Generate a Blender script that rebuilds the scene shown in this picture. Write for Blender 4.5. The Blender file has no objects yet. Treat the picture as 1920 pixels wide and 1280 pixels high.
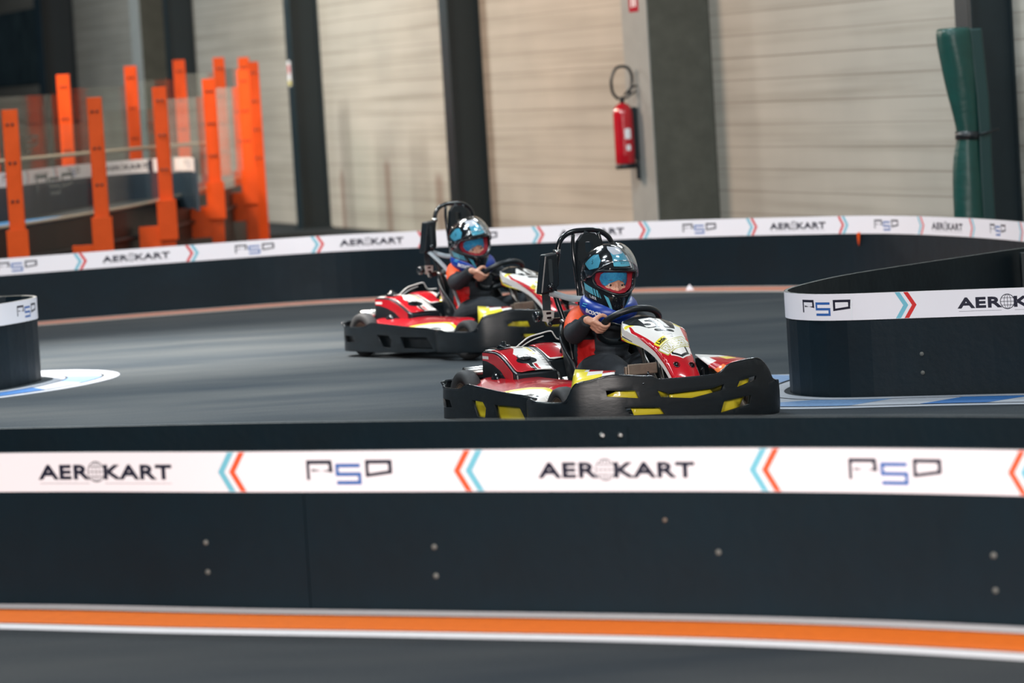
import bpy, bmesh, math, random
import numpy as np
from math import radians as R, sin, cos, pi, atan
from mathutils import Vector as V, Matrix, geometry
random.seed(7)
S = bpy.context.scene
COL = S.collection

# ---------------------------------------------------------------- camera
CAM_H, ROLL, PITCH = 1.62, R(3.5), atan(489 / 7200)
r0 = V((1, 0, 0)); f0 = V((0, cos(PITCH), -sin(PITCH))); u0 = V((0, sin(PITCH), cos(PITCH)))
cr = r0 * cos(ROLL) - u0 * sin(ROLL); cu = r0 * sin(ROLL) + u0 * cos(ROLL)
cam_d = bpy.data.cameras.new('camera'); cam = bpy.data.objects.new('camera', cam_d); COL.objects.link(cam)
m = Matrix((cr, cu, -f0)).transposed().to_4x4(); m.translation = V((0, 0, CAM_H)); cam.matrix_world = m
cam_d.sensor_width = 36; cam_d.lens = 135; cam_d.clip_end = 200; cam_d.clip_start = .5
cam_d.dof.use_dof = True; cam_d.dof.focus_distance = 17.6; cam_d.dof.aperture_fstop = 3.1; cam_d.dof.aperture_blades = 0
S.camera = cam
# ---------------------------------------------------------------- light
w = bpy.data.worlds.new('world'); S.world = w; w.use_nodes = True
w.node_tree.nodes['Background'].inputs[0].default_value = (.35, .62, .85, 1); w.node_tree.nodes['Background'].inputs[1].default_value = .10
def lamp(name, kind, loc, power, color=(1, 1, 1), size=1., size_y=None, aim=None, spot=None, blend=.6):
    d = bpy.data.lights.new(name, kind); d.energy = power; d.color = color
    if kind == 'AREA':
        d.shape = 'RECTANGLE'; d.size = size; d.size_y = size_y or size
    elif kind == 'SPOT':
        d.spot_size = R(spot); d.spot_blend = blend; d.shadow_soft_size = size
    else: d.shadow_soft_size = size
    o = bpy.data.objects.new(name, d); COL.objects.link(o); o.location = loc
    t = V(aim) if aim else V((loc[0], loc[1], 0))
    o.rotation_euler = (t - V(loc)).to_track_quat('-Z', 'Y').to_euler()
    return o
COOL = (.86, .95, 1); WARM = (1, .72, .55); NEUT = (1, .96, .88)
for lx, ly, p in ((-2.8, 15, 260), (3.2, 14.5, 150), (-2.4, 21, 420), (3.4, 21.5, 180), (-2.5, 27.5, 200), (2.2, 26, 130)):
    lamp('ceiling_lamp', 'AREA', (lx, ly, 6.0), p, COOL, 1.5, .35)
for x in (-2.2, 1.4): lamp('foreground_fill', 'AREA', (x, 3.6 - x * .5, 3.1), 620, (1, .91, .86), 1.8, .4, aim=(x * .7, 11.6 - x * .5, .1))  # added fill without a fixture, brightens the near barrier
lamp('floor_fill_spot', 'SPOT', (-4.4, 24.5, 6.0), 12000, (1, .91, .82), .3, aim=(-2.5, 24.6, 0), spot=50, blend=1.0)  # both spots are added to brighten the left floor in place of sheen
lamp('floor_fill_spot', 'SPOT', (-3.4, 19.5, 6.0), 3500, (1, .92, .84), .3, aim=(-1.8, 20.5, 0), spot=46, blend=1.0)
for x, y, ax, ay, p, c_ in ((-2.2, 27, 3.2, 30, 190, (1, .98, .93)), (-5.5, 34, .3, 38.5, 640, WARM), (-8, 42, -2, 45, 900, NEUT), (-11, 52, -5, 55, 260, COOL)):
    lamp('wall_lamp', 'AREA', (x, y, 5.0), p, c_, 2.5, 1.0, aim=(ax, ay, .4))
lamp('orange_lamp', 'SPOT', (-1.2, 35.5, 3.6), 1300, (1, .66, .34), .15, aim=(-2.8, 42, .7), spot=22, blend=.8)
S.view_settings.view_transform = 'Standard'; S.view_settings.look = 'None'
S.view_settings.exposure = 0.0; S.view_settings.gamma = 1; S.view_settings.use_curve_mapping = False

# ---------------------------------------------------------------- materials
def srgb(r, g, b):
    f = lambda c: (c / 255 / 12.92) if c / 255 <= .04045 else ((c / 255 + .055) / 1.055) ** 2.4
    return (f(r), f(g), f(b), 1)
def mat(name, color, rough=.5, metal=0., coat=0., noise=0., nscale=8., bump=0., bscale=40., stretch=(1, 1, 1), dark=None, emit=0., spec=.5, band=None):
    M = bpy.data.materials.new(name); M.use_nodes = True; nt = M.node_tree; N = nt.nodes; L = nt.links
    b = N['Principled BSDF']; b.inputs['Base Color'].default_value = color; b.inputs['Roughness'].default_value = rough
    b.inputs['Metallic'].default_value = metal; b.inputs['Coat Weight'].default_value = coat; b.inputs['Coat Roughness'].default_value = .06
    b.inputs['Specular IOR Level'].default_value = spec
    if emit: b.inputs['Emission Color'].default_value = color; b.inputs['Emission Strength'].default_value = emit
    if noise or bump:
        tc = N.new('ShaderNodeTexCoord'); mp = N.new('ShaderNodeMapping'); mp.inputs['Scale'].default_value = stretch
        L.new(tc.outputs['Object'], mp.inputs['Vector'])
    if noise:
        n = N.new('ShaderNodeTexNoise'); n.inputs['Scale'].default_value = nscale; n.inputs['Detail'].default_value = 6; n.inputs['Roughness'].default_value = .65
        L.new(mp.outputs[0], n.inputs['Vector'])
        r = N.new('ShaderNodeValToRGB'); r.color_ramp.elements[0].position = .5 - .22; r.color_ramp.elements[1].position = .5 + .26
        dk = dark or tuple(c * (1 - noise) for c in color[:3]) + (1,)
        r.color_ramp.elements[0].color = dk; r.color_ramp.elements[1].color = color
        L.new(n.outputs[0], r.inputs[0]); L.new(r.outputs[0], b.inputs['Base Color'])
        mr = N.new('ShaderNodeMapRange'); mr.inputs[3].default_value = min(1, rough * 1.25); mr.inputs[4].default_value = rough * .8
        L.new(n.outputs[0], mr.inputs[0]); L.new(mr.outputs[0], b.inputs['Roughness'])
    if bump:
        n2 = N.new('ShaderNodeTexNoise'); n2.inputs['Scale'].default_value = bscale; n2.inputs['Detail'].default_value = 4
        L.new(mp.outputs[0], n2.inputs['Vector'])
        bp = N.new('ShaderNodeBump'); bp.inputs['Strength'].default_value = bump; bp.inputs['Distance'].default_value = .01
        L.new(n2.outputs[0], bp.inputs['Height']); L.new(bp.outputs[0], b.inputs['Normal'])
    return M
BLK = (.0095, .0165, .0215, 1)
m_panel = mat('barrier_black', (.0042, .0130, .0200, 1), .5, noise=.35, nscale=3, bump=.15, bscale=25, spec=.22)
m_edge = mat('panel_edge', (.16, .17, .16, 1), .6, noise=.4, nscale=12)
m_white = mat('banner_white', (.80, .79, .84, 1), .38)
m_ink = mat('banner_ink', (.012, .013, .03, 1), .4)
m_red = mat('banner_red', (.62, .02, .02, 1), .4)
m_orr = mat('banner_orange_red', (.75, .10, .035, 1), .4)
m_lblue = mat('banner_light_blue', (.16, .48, .60, 1), .4)
m_blue = mat('banner_blue', (.03, .12, .38, 1), .4)
m_plast = mat('kart_black_plastic', (.009, .0145, .019, 1), .36, noise=.5, nscale=9, bump=.06, bscale=18, stretch=(1, 1, 3))
m_scuff = mat('kart_scuffed_plastic', (.0085, .0135, .018, 1), .38, noise=.6, nscale=6, bump=.07, bscale=22, stretch=(1, 1, 2.5))
m_gloss = mat('kart_gloss_black', (.006, .009, .012, 1), .2, coat=.2)
m_kred = mat('kart_red', (.52, .008, .018, 1), .22, coat=.6, noise=.25, nscale=14)
m_kwhite = mat('kart_white', (.72, .71, .69, 1), .32, coat=.15, noise=.08, nscale=20)
m_kyel = mat('kart_yellow', (.78, .66, .04, 1), .3, coat=.3, noise=.12, nscale=10)
m_korg = mat('kart_orange', (.8, .2, .05, 1), .3, coat=.3)
m_steel = mat('steel', (.55, .55, .54, 1), .28, metal=1, noise=.3, nscale=20)
m_tan = mat('worn_plate', (.30, .24, .19, 1), .35, metal=.6, noise=.4, nscale=20)
m_rubber = mat('tyre_rubber', (.035, .037, .04, 1), .7, noise=.35, nscale=14)
m_strap = mat('belt_webbing', (.012, .02, .024, 1), .6)
m_strapg = mat('belt_webbing_grey', (.25, .28, .3, 1), .45)
m_suit = mat('suit_black', (.012, .018, .025, 1), .85, noise=.3, nscale=10, bump=.6, bscale=14)
m_suito = mat('suit_orange', (.82, .085, .012, 1), .6, noise=.25, nscale=12, bump=.6, bscale=16)
m_suitr = mat('suit_red', (.60, .012, .012, 1), .6, noise=.3, nscale=12, bump=.6, bscale=16)
m_skin = mat('skin', (.62, .33, .23, 1), .5, noise=.14, nscale=18)
m_skin.node_tree.nodes['Principled BSDF'].inputs['Subsurface Weight'].default_value = .12
m_skin.node_tree.nodes['Principled BSDF'].inputs['Subsurface Radius'].default_value = (.01, .004, .002)
m_eye = mat('eye_white', (.7, .68, .66, 1), .15); m_iris = mat('eye_iris', (.03, .018, .012, 1), .1)
m_lip = mat('brow', (.20, .10, .06, 1), .7)
m_cap = mat('balaclava_blue', (.03, .36, .60, 1), .75, noise=.5, nscale=60, bump=.5, bscale=120, dark=(.015, .17, .42, 1))
m_hblk = mat('helmet_black', (.006, .008, .011, 1), .12, coat=1)
m_hblue = mat('helmet_light_blue', (.10, .42, .56, 1), .16, coat=1)
m_hwhite = mat('helmet_white', (.72, .71, .74, 1), .2, coat=1)
m_hred = mat('helmet_lining_red', (.30, .008, .022, 1), .7)
m_buckle = mat('buckle_plate', (.45, .45, .42, 1), .35, metal=.25)
m_olive = mat('olive_ink', (.36, .34, .06, 1), .35)
m_neck = mat('neck_brace_blue', (.006, .045, .34, 1), .34, noise=.3, nscale=9)
m_orange = mat('post_orange', (.72, .082, .005, 1), .5, spec=.2, noise=.18, nscale=6)
m_deck = mat('deck_dark', (.03, .05, .065, 1), .4, noise=.3, nscale=3)
m_rail = mat('metal_rail', (.42, .42, .36, 1), .4, metal=.4)
m_steelblk = mat('column_steel', (.006, .016, .021, 1), .45, noise=.2, nscale=4)
m_conc = mat('column_concrete', (.085, .088, .072, 1), .85, noise=.3, nscale=5, bump=.3, bscale=30)
m_concl = mat('column_pale', (.30, .32, .31, 1), .8, noise=.15, nscale=4)
m_ered = mat('extinguisher_red', (.45, .006, .016, 1), .2, coat=.6)
m_tarp = mat('tarp_green', (.006, .060, .050, 1), .38, noise=.25, nscale=6, bump=.5, bscale=7, stretch=(1, 1, 2))
m_tarp2 = mat('tarp_green_dark', (.004, .034, .034, 1), .45)
m_poster = mat('poster_dark', (.05, .075, .06, 1), .5, noise=.95, nscale=2.2, dark=(.004, .01, .012, 1))
m_pwhite = mat('paint_white', (.84, .86, .90, 1), .5, noise=.12, nscale=30)
m_porange = mat('paint_orange', (.98, .21, .012, 1), .45, noise=.15, nscale=20)
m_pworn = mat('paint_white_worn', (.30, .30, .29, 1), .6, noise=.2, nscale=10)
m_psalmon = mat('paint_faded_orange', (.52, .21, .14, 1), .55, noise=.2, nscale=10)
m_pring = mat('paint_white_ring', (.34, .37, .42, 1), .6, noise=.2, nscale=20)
m_pblue = mat('paint_blue', (.02, .13, .38, 1), .5, noise=.25, nscale=40)
m_ppale = mat('paint_pale_blue', (.13, .25, .45, 1), .5, noise=.3, nscale=40)
m_dblue = mat('paint_sky_blue', (.02, .22, .55, 1), .5)

def glassy(name, tint, fac, rough=.03, tcol=(1, 1, 1, 1), ior=4.5):
    M = bpy.data.materials.new(name); M.use_nodes = True; nt = M.node_tree; N = nt.nodes; L = nt.links; N.clear()
    o = N.new('ShaderNodeOutputMaterial'); t = N.new('ShaderNodeBsdfTransparent'); t.inputs[0].default_value = tcol
    g = N.new('ShaderNodeBsdfGlossy'); g.inputs[0].default_value = tint; g.inputs['Roughness'].default_value = rough
    lw = N.new('ShaderNodeLayerWeight'); lw.inputs[0].default_value = .5; fr = N.new('ShaderNodeMath'); fr.operation = 'POWER'; fr.inputs[1].default_value = ior; L.new(lw.outputs['Facing'], fr.inputs[0])
    ad = N.new('ShaderNodeMath'); ad.operation = 'ADD'; ad.inputs[1].default_value = fac; L.new(fr.outputs[0], ad.inputs[0])
    mx = N.new('ShaderNodeMixShader'); L.new(ad.outputs[0], mx.inputs[0]); L.new(t.outputs[0], mx.inputs[1]); L.new(g.outputs[0], mx.inputs[2]); L.new(mx.outputs[0], o.inputs[0])
    return M
m_visor = glassy('visor_clear', (1, 1, 1, 1), .06, .10, (.93, .95, .97, 1), 2.6)
m_plexi = glassy('clear_acrylic', (1, 1, 1, 1), .02, .05, (.96, .98, .97, 1), 9)

def wall_material():
    M = mat('wall_boards', (.40, .36, .29, 1), .8); nt = M.node_tree; N = nt.nodes; L = nt.links; b = N['Principled BSDF']
    tc = N.new('ShaderNodeTexCoord'); sp = N.new('ShaderNodeSeparateXYZ'); L.new(tc.outputs['Object'], sp.inputs[0])
    # local x runs along the wall, z is height; slightly uneven horizontal joints every .21 m
    def noise(scale, stretch, detail=5):
        mp = N.new('ShaderNodeMapping'); mp.inputs['Scale'].default_value = stretch; L.new(tc.outputs['Object'], mp.inputs[0])
        n = N.new('ShaderNodeTexNoise'); n.inputs['Scale'].default_value = scale; n.inputs['Detail'].default_value = detail; L.new(mp.outputs[0], n.inputs[0]); return n
    n1 = noise(1.0, (.22, 1, 9), 6); n2 = noise(1.2, (.6, 1, .9)); n3 = noise(1.0, (.12, 1, 30), 3)
    r1 = N.new('ShaderNodeValToRGB'); r1.color_ramp.elements[0].position = .30; r1.color_ramp.elements[1].position = .55
    r1.color_ramp.elements[0].color = (.31, .298, .262, 1); r1.color_ramp.elements[1].color = (.395, .385, .348, 1); L.new(n1.outputs[0], r1.inputs[0])
    r2 = N.new('ShaderNodeValToRGB'); r2.color_ramp.elements[0].position = .3; r2.color_ramp.elements[1].position = .7
    r2.color_ramp.elements[0].color = (.88, .88, .87, 1); r2.color_ramp.elements[1].color = (1.05, 1.03, 1, 1); L.new(n2.outputs[0], r2.inputs[0])
    md = N.new('ShaderNodeMath'); md.operation = 'MODULO'; md.inputs[1].default_value = .187; L.new(sp.outputs[2], md.inputs[0])
    lt = N.new('ShaderNodeMath'); lt.operation = 'LESS_THAN'; lt.inputs[1].default_value = .012; L.new(md.outputs[0], lt.inputs[0])
    fa = N.new('ShaderNodeMath'); fa.operation = 'MULTIPLY'; L.new(lt.outputs[0], fa.inputs[0]); L.new(n3.outputs[0], fa.inputs[1])
    mu = N.new('ShaderNodeMix'); mu.data_type = 'RGBA'; mu.blend_type = 'MULTIPLY'; mu.inputs[0].default_value = 1; L.new(r1.outputs[0], mu.inputs[6]); L.new(r2.outputs[0], mu.inputs[7])
    m2 = N.new('ShaderNodeMix'); m2.data_type = 'RGBA'; L.new(fa.outputs[0], m2.inputs[0]); L.new(mu.outputs[2], m2.inputs[6]); m2.inputs[7].default_value = (.17, .15, .12, 1)
    last = m2.outputs[2]
    # old vertical rust stains above the floor (local x of each, each with a soft ragged edge)
    for x0, wd, h in ((12.92, .09, .62), (10.86, .12, .74), (8.76, .14, .60), (14.4, .1, .42)):
        a = N.new('ShaderNodeMath'); a.operation = 'SUBTRACT'; a.inputs[1].default_value = x0; L.new(sp.outputs[0], a.inputs[0])
        c = N.new('ShaderNodeMath'); c.operation = 'ABSOLUTE'; L.new(a.outputs[0], c.inputs[0])
        k = N.new('ShaderNodeMapRange'); k.inputs[1].default_value = wd * 1.5; k.inputs[2].default_value = wd * .6; k.inputs[3].default_value = 0; k.inputs[4].default_value = .55; L.new(c.outputs[0], k.inputs[0])
        z = N.new('ShaderNodeMapRange'); z.inputs[1].default_value = h + .1; z.inputs[2].default_value = h; L.new(sp.outputs[2], z.inputs[0])
        p = N.new('ShaderNodeMath'); p.operation = 'MULTIPLY'; L.new(k.outputs[0], p.inputs[0]); L.new(z.outputs[0], p.inputs[1])
        mm = N.new('ShaderNodeMix'); mm.data_type = 'RGBA'; L.new(p.outputs[0], mm.inputs[0]); L.new(last, mm.inputs[6]); mm.inputs[7].default_value = (.16, .085, .06, 1); last = mm.outputs[2]
    L.new(last, b.inputs['Base Color'])
    bp = N.new('ShaderNodeBump'); bp.inputs['Strength'].default_value = .4; bp.inputs['Distance'].default_value = .01; bp.invert = True
    L.new(fa.outputs[0], bp.inputs['Height']); L.new(bp.outputs[0], b.inputs['Normal'])
    return M
m_wall = wall_material()

def floor_material():
    M = mat('floor_asphalt', (.06, .07, .075, 1), .5, spec=.08); nt = M.node_tree; N = nt.nodes; L = nt.links; b = N['Principled BSDF']
    tc = N.new('ShaderNodeTexCoord')
    def noise(scale, stretch, detail=5, rough=.6):
        mp = N.new('ShaderNodeMapping'); mp.inputs['Scale'].default_value = stretch; mp.inputs['Rotation'].default_value = (0, 0, R(-12)); L.new(tc.outputs['Object'], mp.inputs[0])
        n = N.new('ShaderNodeTexNoise'); n.inputs['Scale'].default_value = scale; n.inputs['Detail'].default_value = detail; n.inputs['Roughness'].default_value = rough; L.new(mp.outputs[0], n.inputs[0]); return n
    n1 = noise(1, (.35, 1.3, 1)); n2 = noise(90, (1, 1, 1), 3, .8)
    r1 = N.new('ShaderNodeValToRGB'); r1.color_ramp.elements[0].position = .32; r1.color_ramp.elements[1].position = .68
    r1.color_ramp.elements[0].color = (.021, .029, .037, 1); r1.color_ramp.elements[1].color = (.050, .057, .061, 1); L.new(n1.outputs[0], r1.inputs[0])
    r2 = N.new('ShaderNodeValToRGB'); r2.color_ramp.elements[0].position = .3; r2.color_ramp.elements[1].position = .7
    r2.color_ramp.elements[0].color = (.72, .72, .72, 1); r2.color_ramp.elements[1].color = (1.25, 1.25, 1.25, 1); L.new(n2.outputs[0], r2.inputs[0])
    mu = N.new('ShaderNodeMix'); mu.data_type = 'RGBA'; mu.blend_type = 'MULTIPLY'; mu.inputs[0].default_value = 1; L.new(r1.outputs[0], mu.inputs[6]); L.new(r2.outputs[0], mu.inputs[7])
    L.new(mu.outputs[2], b.inputs['Base Color'])
    mr = N.new('ShaderNodeMapRange'); mr.inputs[3].default_value = .80; mr.inputs[4].default_value = .95; L.new(n1.outputs[0], mr.inputs[0]); L.new(mr.outputs[0], b.inputs['Roughness'])
    bp = N.new('ShaderNodeBump'); bp.inputs['Strength'].default_value = .25; bp.inputs['Distance'].default_value = .004; L.new(n2.outputs[0], bp.inputs['Height']); L.new(bp.outputs[0], b.inputs['Normal'])
    return M
m_floor = floor_material()

# ---------------------------------------------------------------- mesh helpers
class MB:
    def __init__(s): s.v = []; s.f = []; s.m = []; s.sm = []
    def add(s, vs, fs, mi=0, smooth=False):
        o = len(s.v); s.v += [tuple(v) for v in vs]
        for f in fs: s.f.append([i + o for i in f]); s.m.append(mi); s.sm.append(smooth)
    def box(s, c, size, rot=None, mi=0):
        M_ = rot if rot is not None else Matrix.Identity(3); c = V(c); a, b, d = (x / 2 for x in size)
        vs = [c + M_ @ V((x * a, y * b, z * d)) for x in (-1, 1) for y in (-1, 1) for z in (-1, 1)]
        s.add(vs, [(0, 1, 3, 2), (4, 6, 7, 5), (0, 4, 5, 1), (2, 3, 7, 6), (0, 2, 6, 4), (1, 5, 7, 3)], mi)
    def rings(s, rings, mi=0, smooth=True, cap=True, closed=False):
        n = len(rings[0]); vs = [p for r_ in rings for p in r_]; fs = []
        k = len(rings)
        for i in range(k if closed else k - 1):
            a, b = i * n, ((i + 1) % k) * n
            for j in range(n): fs.append((a + j, a + (j + 1) % n, b + (j + 1) % n, b + j))
        if cap and not closed: fs.append(tuple(range(n - 1, -1, -1))); fs.append(tuple((k - 1) * n + j for j in range(n)))
        s.add(vs, fs, mi, smooth)
    def tube(s, pts, r, seg=12, mi=0, closed=False, sub=4, cap=True, flat=1.):
        pts = [V(p) for p in pts]
        rr = list(r) if hasattr(r, '__len__') else [r] * len(pts)
        if sub > 1 and len(pts) > 2: pts, rr = smooth_path(pts, rr, sub, closed)
        n = len(pts); prev = None; rings = []
        for i, p in enumerate(pts):
            a = pts[i - 1] if (i > 0 or closed) else p; b = pts[(i + 1) % n] if (i < n - 1 or closed) else p
            t = (b - a).normalized()
            if prev is None:
                up = V((0, 0, 1)) if abs(t.z) < .9 else V((1, 0, 0)); nx = t.cross(up).normalized()
            else: nx = (prev - t * prev.dot(t)).normalized()
            prev = nx; ny = t.cross(nx)
            rings.append([p + (nx * cos(2 * pi * j / seg) + ny * sin(2 * pi * j / seg) * flat) * rr[i] for j in range(seg)])
        s.rings(rings, mi, True, cap, closed)
    def cyl(s, p0, p1, r0_, r1_=None, seg=20, mi=0): s.tube([p0, p1], [r0_, r0_ if r1_ is None else r1_], seg, mi, sub=1)
    def ball(s, c, r, seg=16, mi=0, sc=(1, 1, 1), rot=None):
        c = V(c); rot = rot or Matrix.Identity(3); rings = []
        for i in range(1, seg):
            a = pi * i / seg
            rings.append([c + rot @ V((r * sc[0] * sin(a) * cos(2 * pi * j / seg), r * sc[1] * sin(a) * sin(2 * pi * j / seg), r * sc[2] * cos(a))) for j in range(seg)])
        s.rings(rings, mi)
    def lathe(s, prof, c, axis, seg=28, mi=0, closed=True):
        """prof: list of (radius, offset along axis)"""
        ax = V(axis).normalized(); up = V((0, 0, 1)) if abs(ax.z) < .9 else V((1, 0, 0)); nx = ax.cross(up).normalized(); ny = ax.cross(nx); c = V(c)
        rings = [[c + ax * h + (nx * cos(2 * pi * j / seg) + ny * sin(2 * pi * j / seg)) * max(r, 1e-4) for j in range(seg)] for r, h in prof]
        s.rings(rings, mi, True, not closed, closed)
    def build(s, name, mats, parent=None, bevel=0, autosmooth=True):
        me = bpy.data.meshes.new(name); me.from_pydata(s.v, [], s.f)
        for mm in (mats if isinstance(mats, (list, tuple)) else [mats]): me.materials.append(mm)
        me.polygons.foreach_set('material_index', s.m); me.polygons.foreach_set('use_smooth', s.sm); me.update()
        bm = bmesh.new(); bm.from_mesh(me); bmesh.ops.recalc_face_normals(bm, faces=bm.faces); bm.to_mesh(me); bm.free()
        o = bpy.data.objects.new(name, me); COL.objects.link(o)
        if parent: o.parent = parent
        if bevel:
            b = o.modifiers.new('bevel', 'BEVEL'); b.width = bevel; b.segments = 2; b.limit_method = 'ANGLE'; b.angle_limit = R(40)
        return o
def catmull(a, b, c, d, t): return .5 * ((2 * b) + (c - a) * t + (2 * a - 5 * b + 4 * c - d) * t * t + (3 * b - a - 3 * c + d) * t ** 3)
def smooth_path(pts, rr, sub, closed=False):
    n = len(pts); P, Q = [], []
    for i in range(n if closed else n - 1):
        idx = [(i - 1) % n, i, (i + 1) % n, (i + 2) % n] if closed else [max(i - 1, 0), i, i + 1, min(i + 2, n - 1)]
        for k in range(sub):
            t = k / sub; P.append(catmull(*[pts[j] for j in idx], t)); Q.append(rr[i] + (rr[(i + 1) % n] - rr[i]) * t)
    if not closed: P.append(pts[-1]); Q.append(rr[-1])
    return P, Q
def tag(o, label, cat, group=None):
    o['label'] = label; o['category'] = cat
    if group: o['group'] = group
    return o
def thing(name, label, cat, loc=(0, 0, 0), rz=0, group=None):
    o = bpy.data.objects.new(name, None); COL.objects.link(o); o.location = loc; o.rotation_euler = (0, 0, rz); o.empty_display_size = .1
    return tag(o, label, cat, group)
def struct(o): o['kind'] = 'structure'; return o

# ---- flat artwork triangulated in a (s,t) plane and then bent onto a surface
def inside(P, loops):
    res = np.zeros(len(P), bool); x, y = P[:, 0], P[:, 1]
    for lp in loops:
        a = np.asarray(lp, float); b = np.roll(a, -1, 0)
        for (x1, y1), (x2, y2) in zip(a, b):
            if y1 == y2: continue
            c = ((y1 > y) != (y2 > y)) & (x < (x2 - x1) * (y - y1) / (y2 - y1) + x1)
            res ^= c
    return res
def panel(name, outer, mats, warp, shapes=(), holes=(), step=.03, parent=None, thick=0., bare=False, bevel=0, rim=None, offset=-1., smooth=True):
    """outer polygon (material 0), shapes = [(loops, material)], holes = polygons; warp(s,t)->xyz. bare: keep only the shapes."""
    pts, edges = [], []
    def addloop(lp):
        n = len(lp); o = len(pts); cnt = 0
        for i in range(n):
            a, b = lp[i], lp[(i + 1) % n]; d = math.hypot(b[0] - a[0], b[1] - a[1]); k = max(1, int(math.ceil(d / step)))
            for j in range(k): pts.append((a[0] + (b[0] - a[0]) * j / k, a[1] + (b[1] - a[1]) * j / k)); cnt += 1
        edges.extend((o + i, o + (i + 1) % cnt) for i in range(cnt))
    addloop(outer)
    for h in holes: addloop(h)
    for loops, _ in shapes:
        for lp in loops: addloop(lp)
    a = np.array(outer); x0, y0 = a.min(0); x1, y1 = a.max(0)
    if not bare:
        gx = np.arange(x0 + step * .5, x1, step); gy = np.arange(y0 + step * .5, y1, step)
        if len(gx) and len(gy):
            G = np.array([(p, q) for p in gx for q in gy]); G = G[inside(G, [outer])]
            pts.extend(map(tuple, G))
    vs, es, fs, *_ = geometry.delaunay_2d_cdt([V(p) for p in pts], edges, [], 0, 1e-6)
    F = np.array([list(f) for f in fs if len(f) == 3]); W = np.array([(p.x, p.y) for p in vs]); Cn = W[F].mean(1)
    keep = inside(Cn, [outer]); mi = np.zeros(len(F), int); hit = np.zeros(len(F), bool)
    for h in holes: keep &= ~inside(Cn, [h])
    for loops, k in shapes:
        q = inside(Cn, loops); mi[q] = k; hit |= q
    if bare: keep &= hit
    F = F[keep]; mi = mi[keep]
    used = np.unique(F); re = {int(u): i for i, u in enumerate(used)}
    me = bpy.data.meshes.new(name); me.from_pydata([tuple(warp(*W[u])) for u in used], [], [[re[int(i)] for i in f] for f in F])
    for mm in mats: me.materials.append(mm)
    me.polygons.foreach_set('material_index', mi.tolist()); me.polygons.foreach_set('use_smooth', [smooth] * len(F)); me.update()
    o = bpy.data.objects.new(name, me); COL.objects.link(o)
    if parent: o.parent = parent
    if thick:
        so = o.modifiers.new('thickness', 'SOLIDIFY'); so.thickness = thick; so.offset = offset
        if rim is not None: so.material_offset_rim = rim
        if bevel:
            b = o.modifiers.new('bevel', 'BEVEL'); b.width = bevel; b.segments = 2; b.limit_method = 'ANGLE'; b.angle_limit = R(50)
    return o
_tc = {}
def text_loops(txt, size=1., bold=0., sx=1., shear=0., at=(0, 0), rot=0., flip=False, center=True, space=1.):
    k = (txt, bold, shear, space)
    if k not in _tc:
        c = bpy.data.curves.new('t', 'FONT'); c.body = txt; c.size = 1; c.offset = bold; c.fill_mode = 'NONE'; c.resolution_u = 3; c.shear = shear; c.space_character = space
        o = bpy.data.objects.new('t', c); COL.objects.link(o)
        dg = bpy.context.evaluated_depsgraph_get(); me = bpy.data.meshes.new_from_object(o.evaluated_get(dg))
        nb = {}
        for e in me.edges:
            a, b = e.vertices; nb.setdefault(a, []).append(b); nb.setdefault(b, []).append(a)
        seen = set(); loops = []
        for s0 in nb:
            if s0 in seen: continue
            lp = [s0]; seen.add(s0); cur = s0
            while True:
                nx = [q for q in nb[cur] if q not in seen]
                if not nx: break
                cur = nx[0]; seen.add(cur); lp.append(cur)
            if len(lp) > 2: loops.append([(me.vertices[i].co.x, me.vertices[i].co.y) for i in lp])
        COL.objects.unlink(o); bpy.data.objects.remove(o); _tc[k] = loops
    loops = _tc[k]; xs = [p[0] for l in loops for p in l]; ys = [p[1] for l in loops for p in l]
    cx, cy = (min(xs) + max(xs)) / 2, (min(ys) + max(ys)) / 2
    if not center: cx = min(xs); cy = 0
    h = max(ys) - min(ys); c_, s_ = cos(rot), sin(rot); out = []
    for l in loops:
        q = []
        for x, y in l:
            x = (x - cx) / h * size * sx * (-1 if flip else 1); y = (y - cy) / h * size
            q.append((at[0] + x * c_ - y * s_, at[1] + x * s_ + y * c_))
        out.append(q)
    return out
def bold_text(txt, mi, h, bw, **k):
    L_ = text_loops(txt, h, **k); return [(L_, mi)] + [(ribbon(l, bw, True), mi) for l in L_]
def width(loops): xs = [p[0] for l in loops for p in l]; return max(xs) - min(xs)
def ribbon(pts, w, closed=False):
    n = len(pts); L_, R_ = [], []
    for i in range(n):
        p = V(pts[i]); a = V(pts[i - 1]) if (i or closed) else None; b = V(pts[(i + 1) % n]) if (i < n - 1 or closed) else None
        d1 = (p - a).normalized() if a is not None else (b - p).normalized(); d2 = (b - p).normalized() if b is not None else d1
        n1 = V((-d1.y, d1.x)); n2 = V((-d2.y, d2.x)); mn = (n1 + n2)
        mn = mn.normalized() if mn.length > 1e-6 else n1; k = w / 2 / max(.35, mn.dot(n1)); L_.append(tuple(p + mn * k)); R_.append(tuple(p - mn * k))
    if closed: return [L_, R_]
    return [L_ + R_[::-1]]
def circle(c, r, n=24, sx=1.): return [(c[0] + r * sx * cos(2 * pi * i / n), c[1] + r * sin(2 * pi * i / n)) for i in range(n)]
def rrect(cx, cy, w_, h_, r, n=5):
    out = []
    for sx, sy, a0 in ((1, 1, 0), (-1, 1, 90), (-1, -1, 180), (1, -1, 270)):
        for i in range(n + 1):
            a = R(a0 + 90 * i / n); out.append((cx + sx * (w_ / 2 - r) + r * cos(a), cy + sy * (h_ / 2 - r) + r * sin(a)))
    return out

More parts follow.
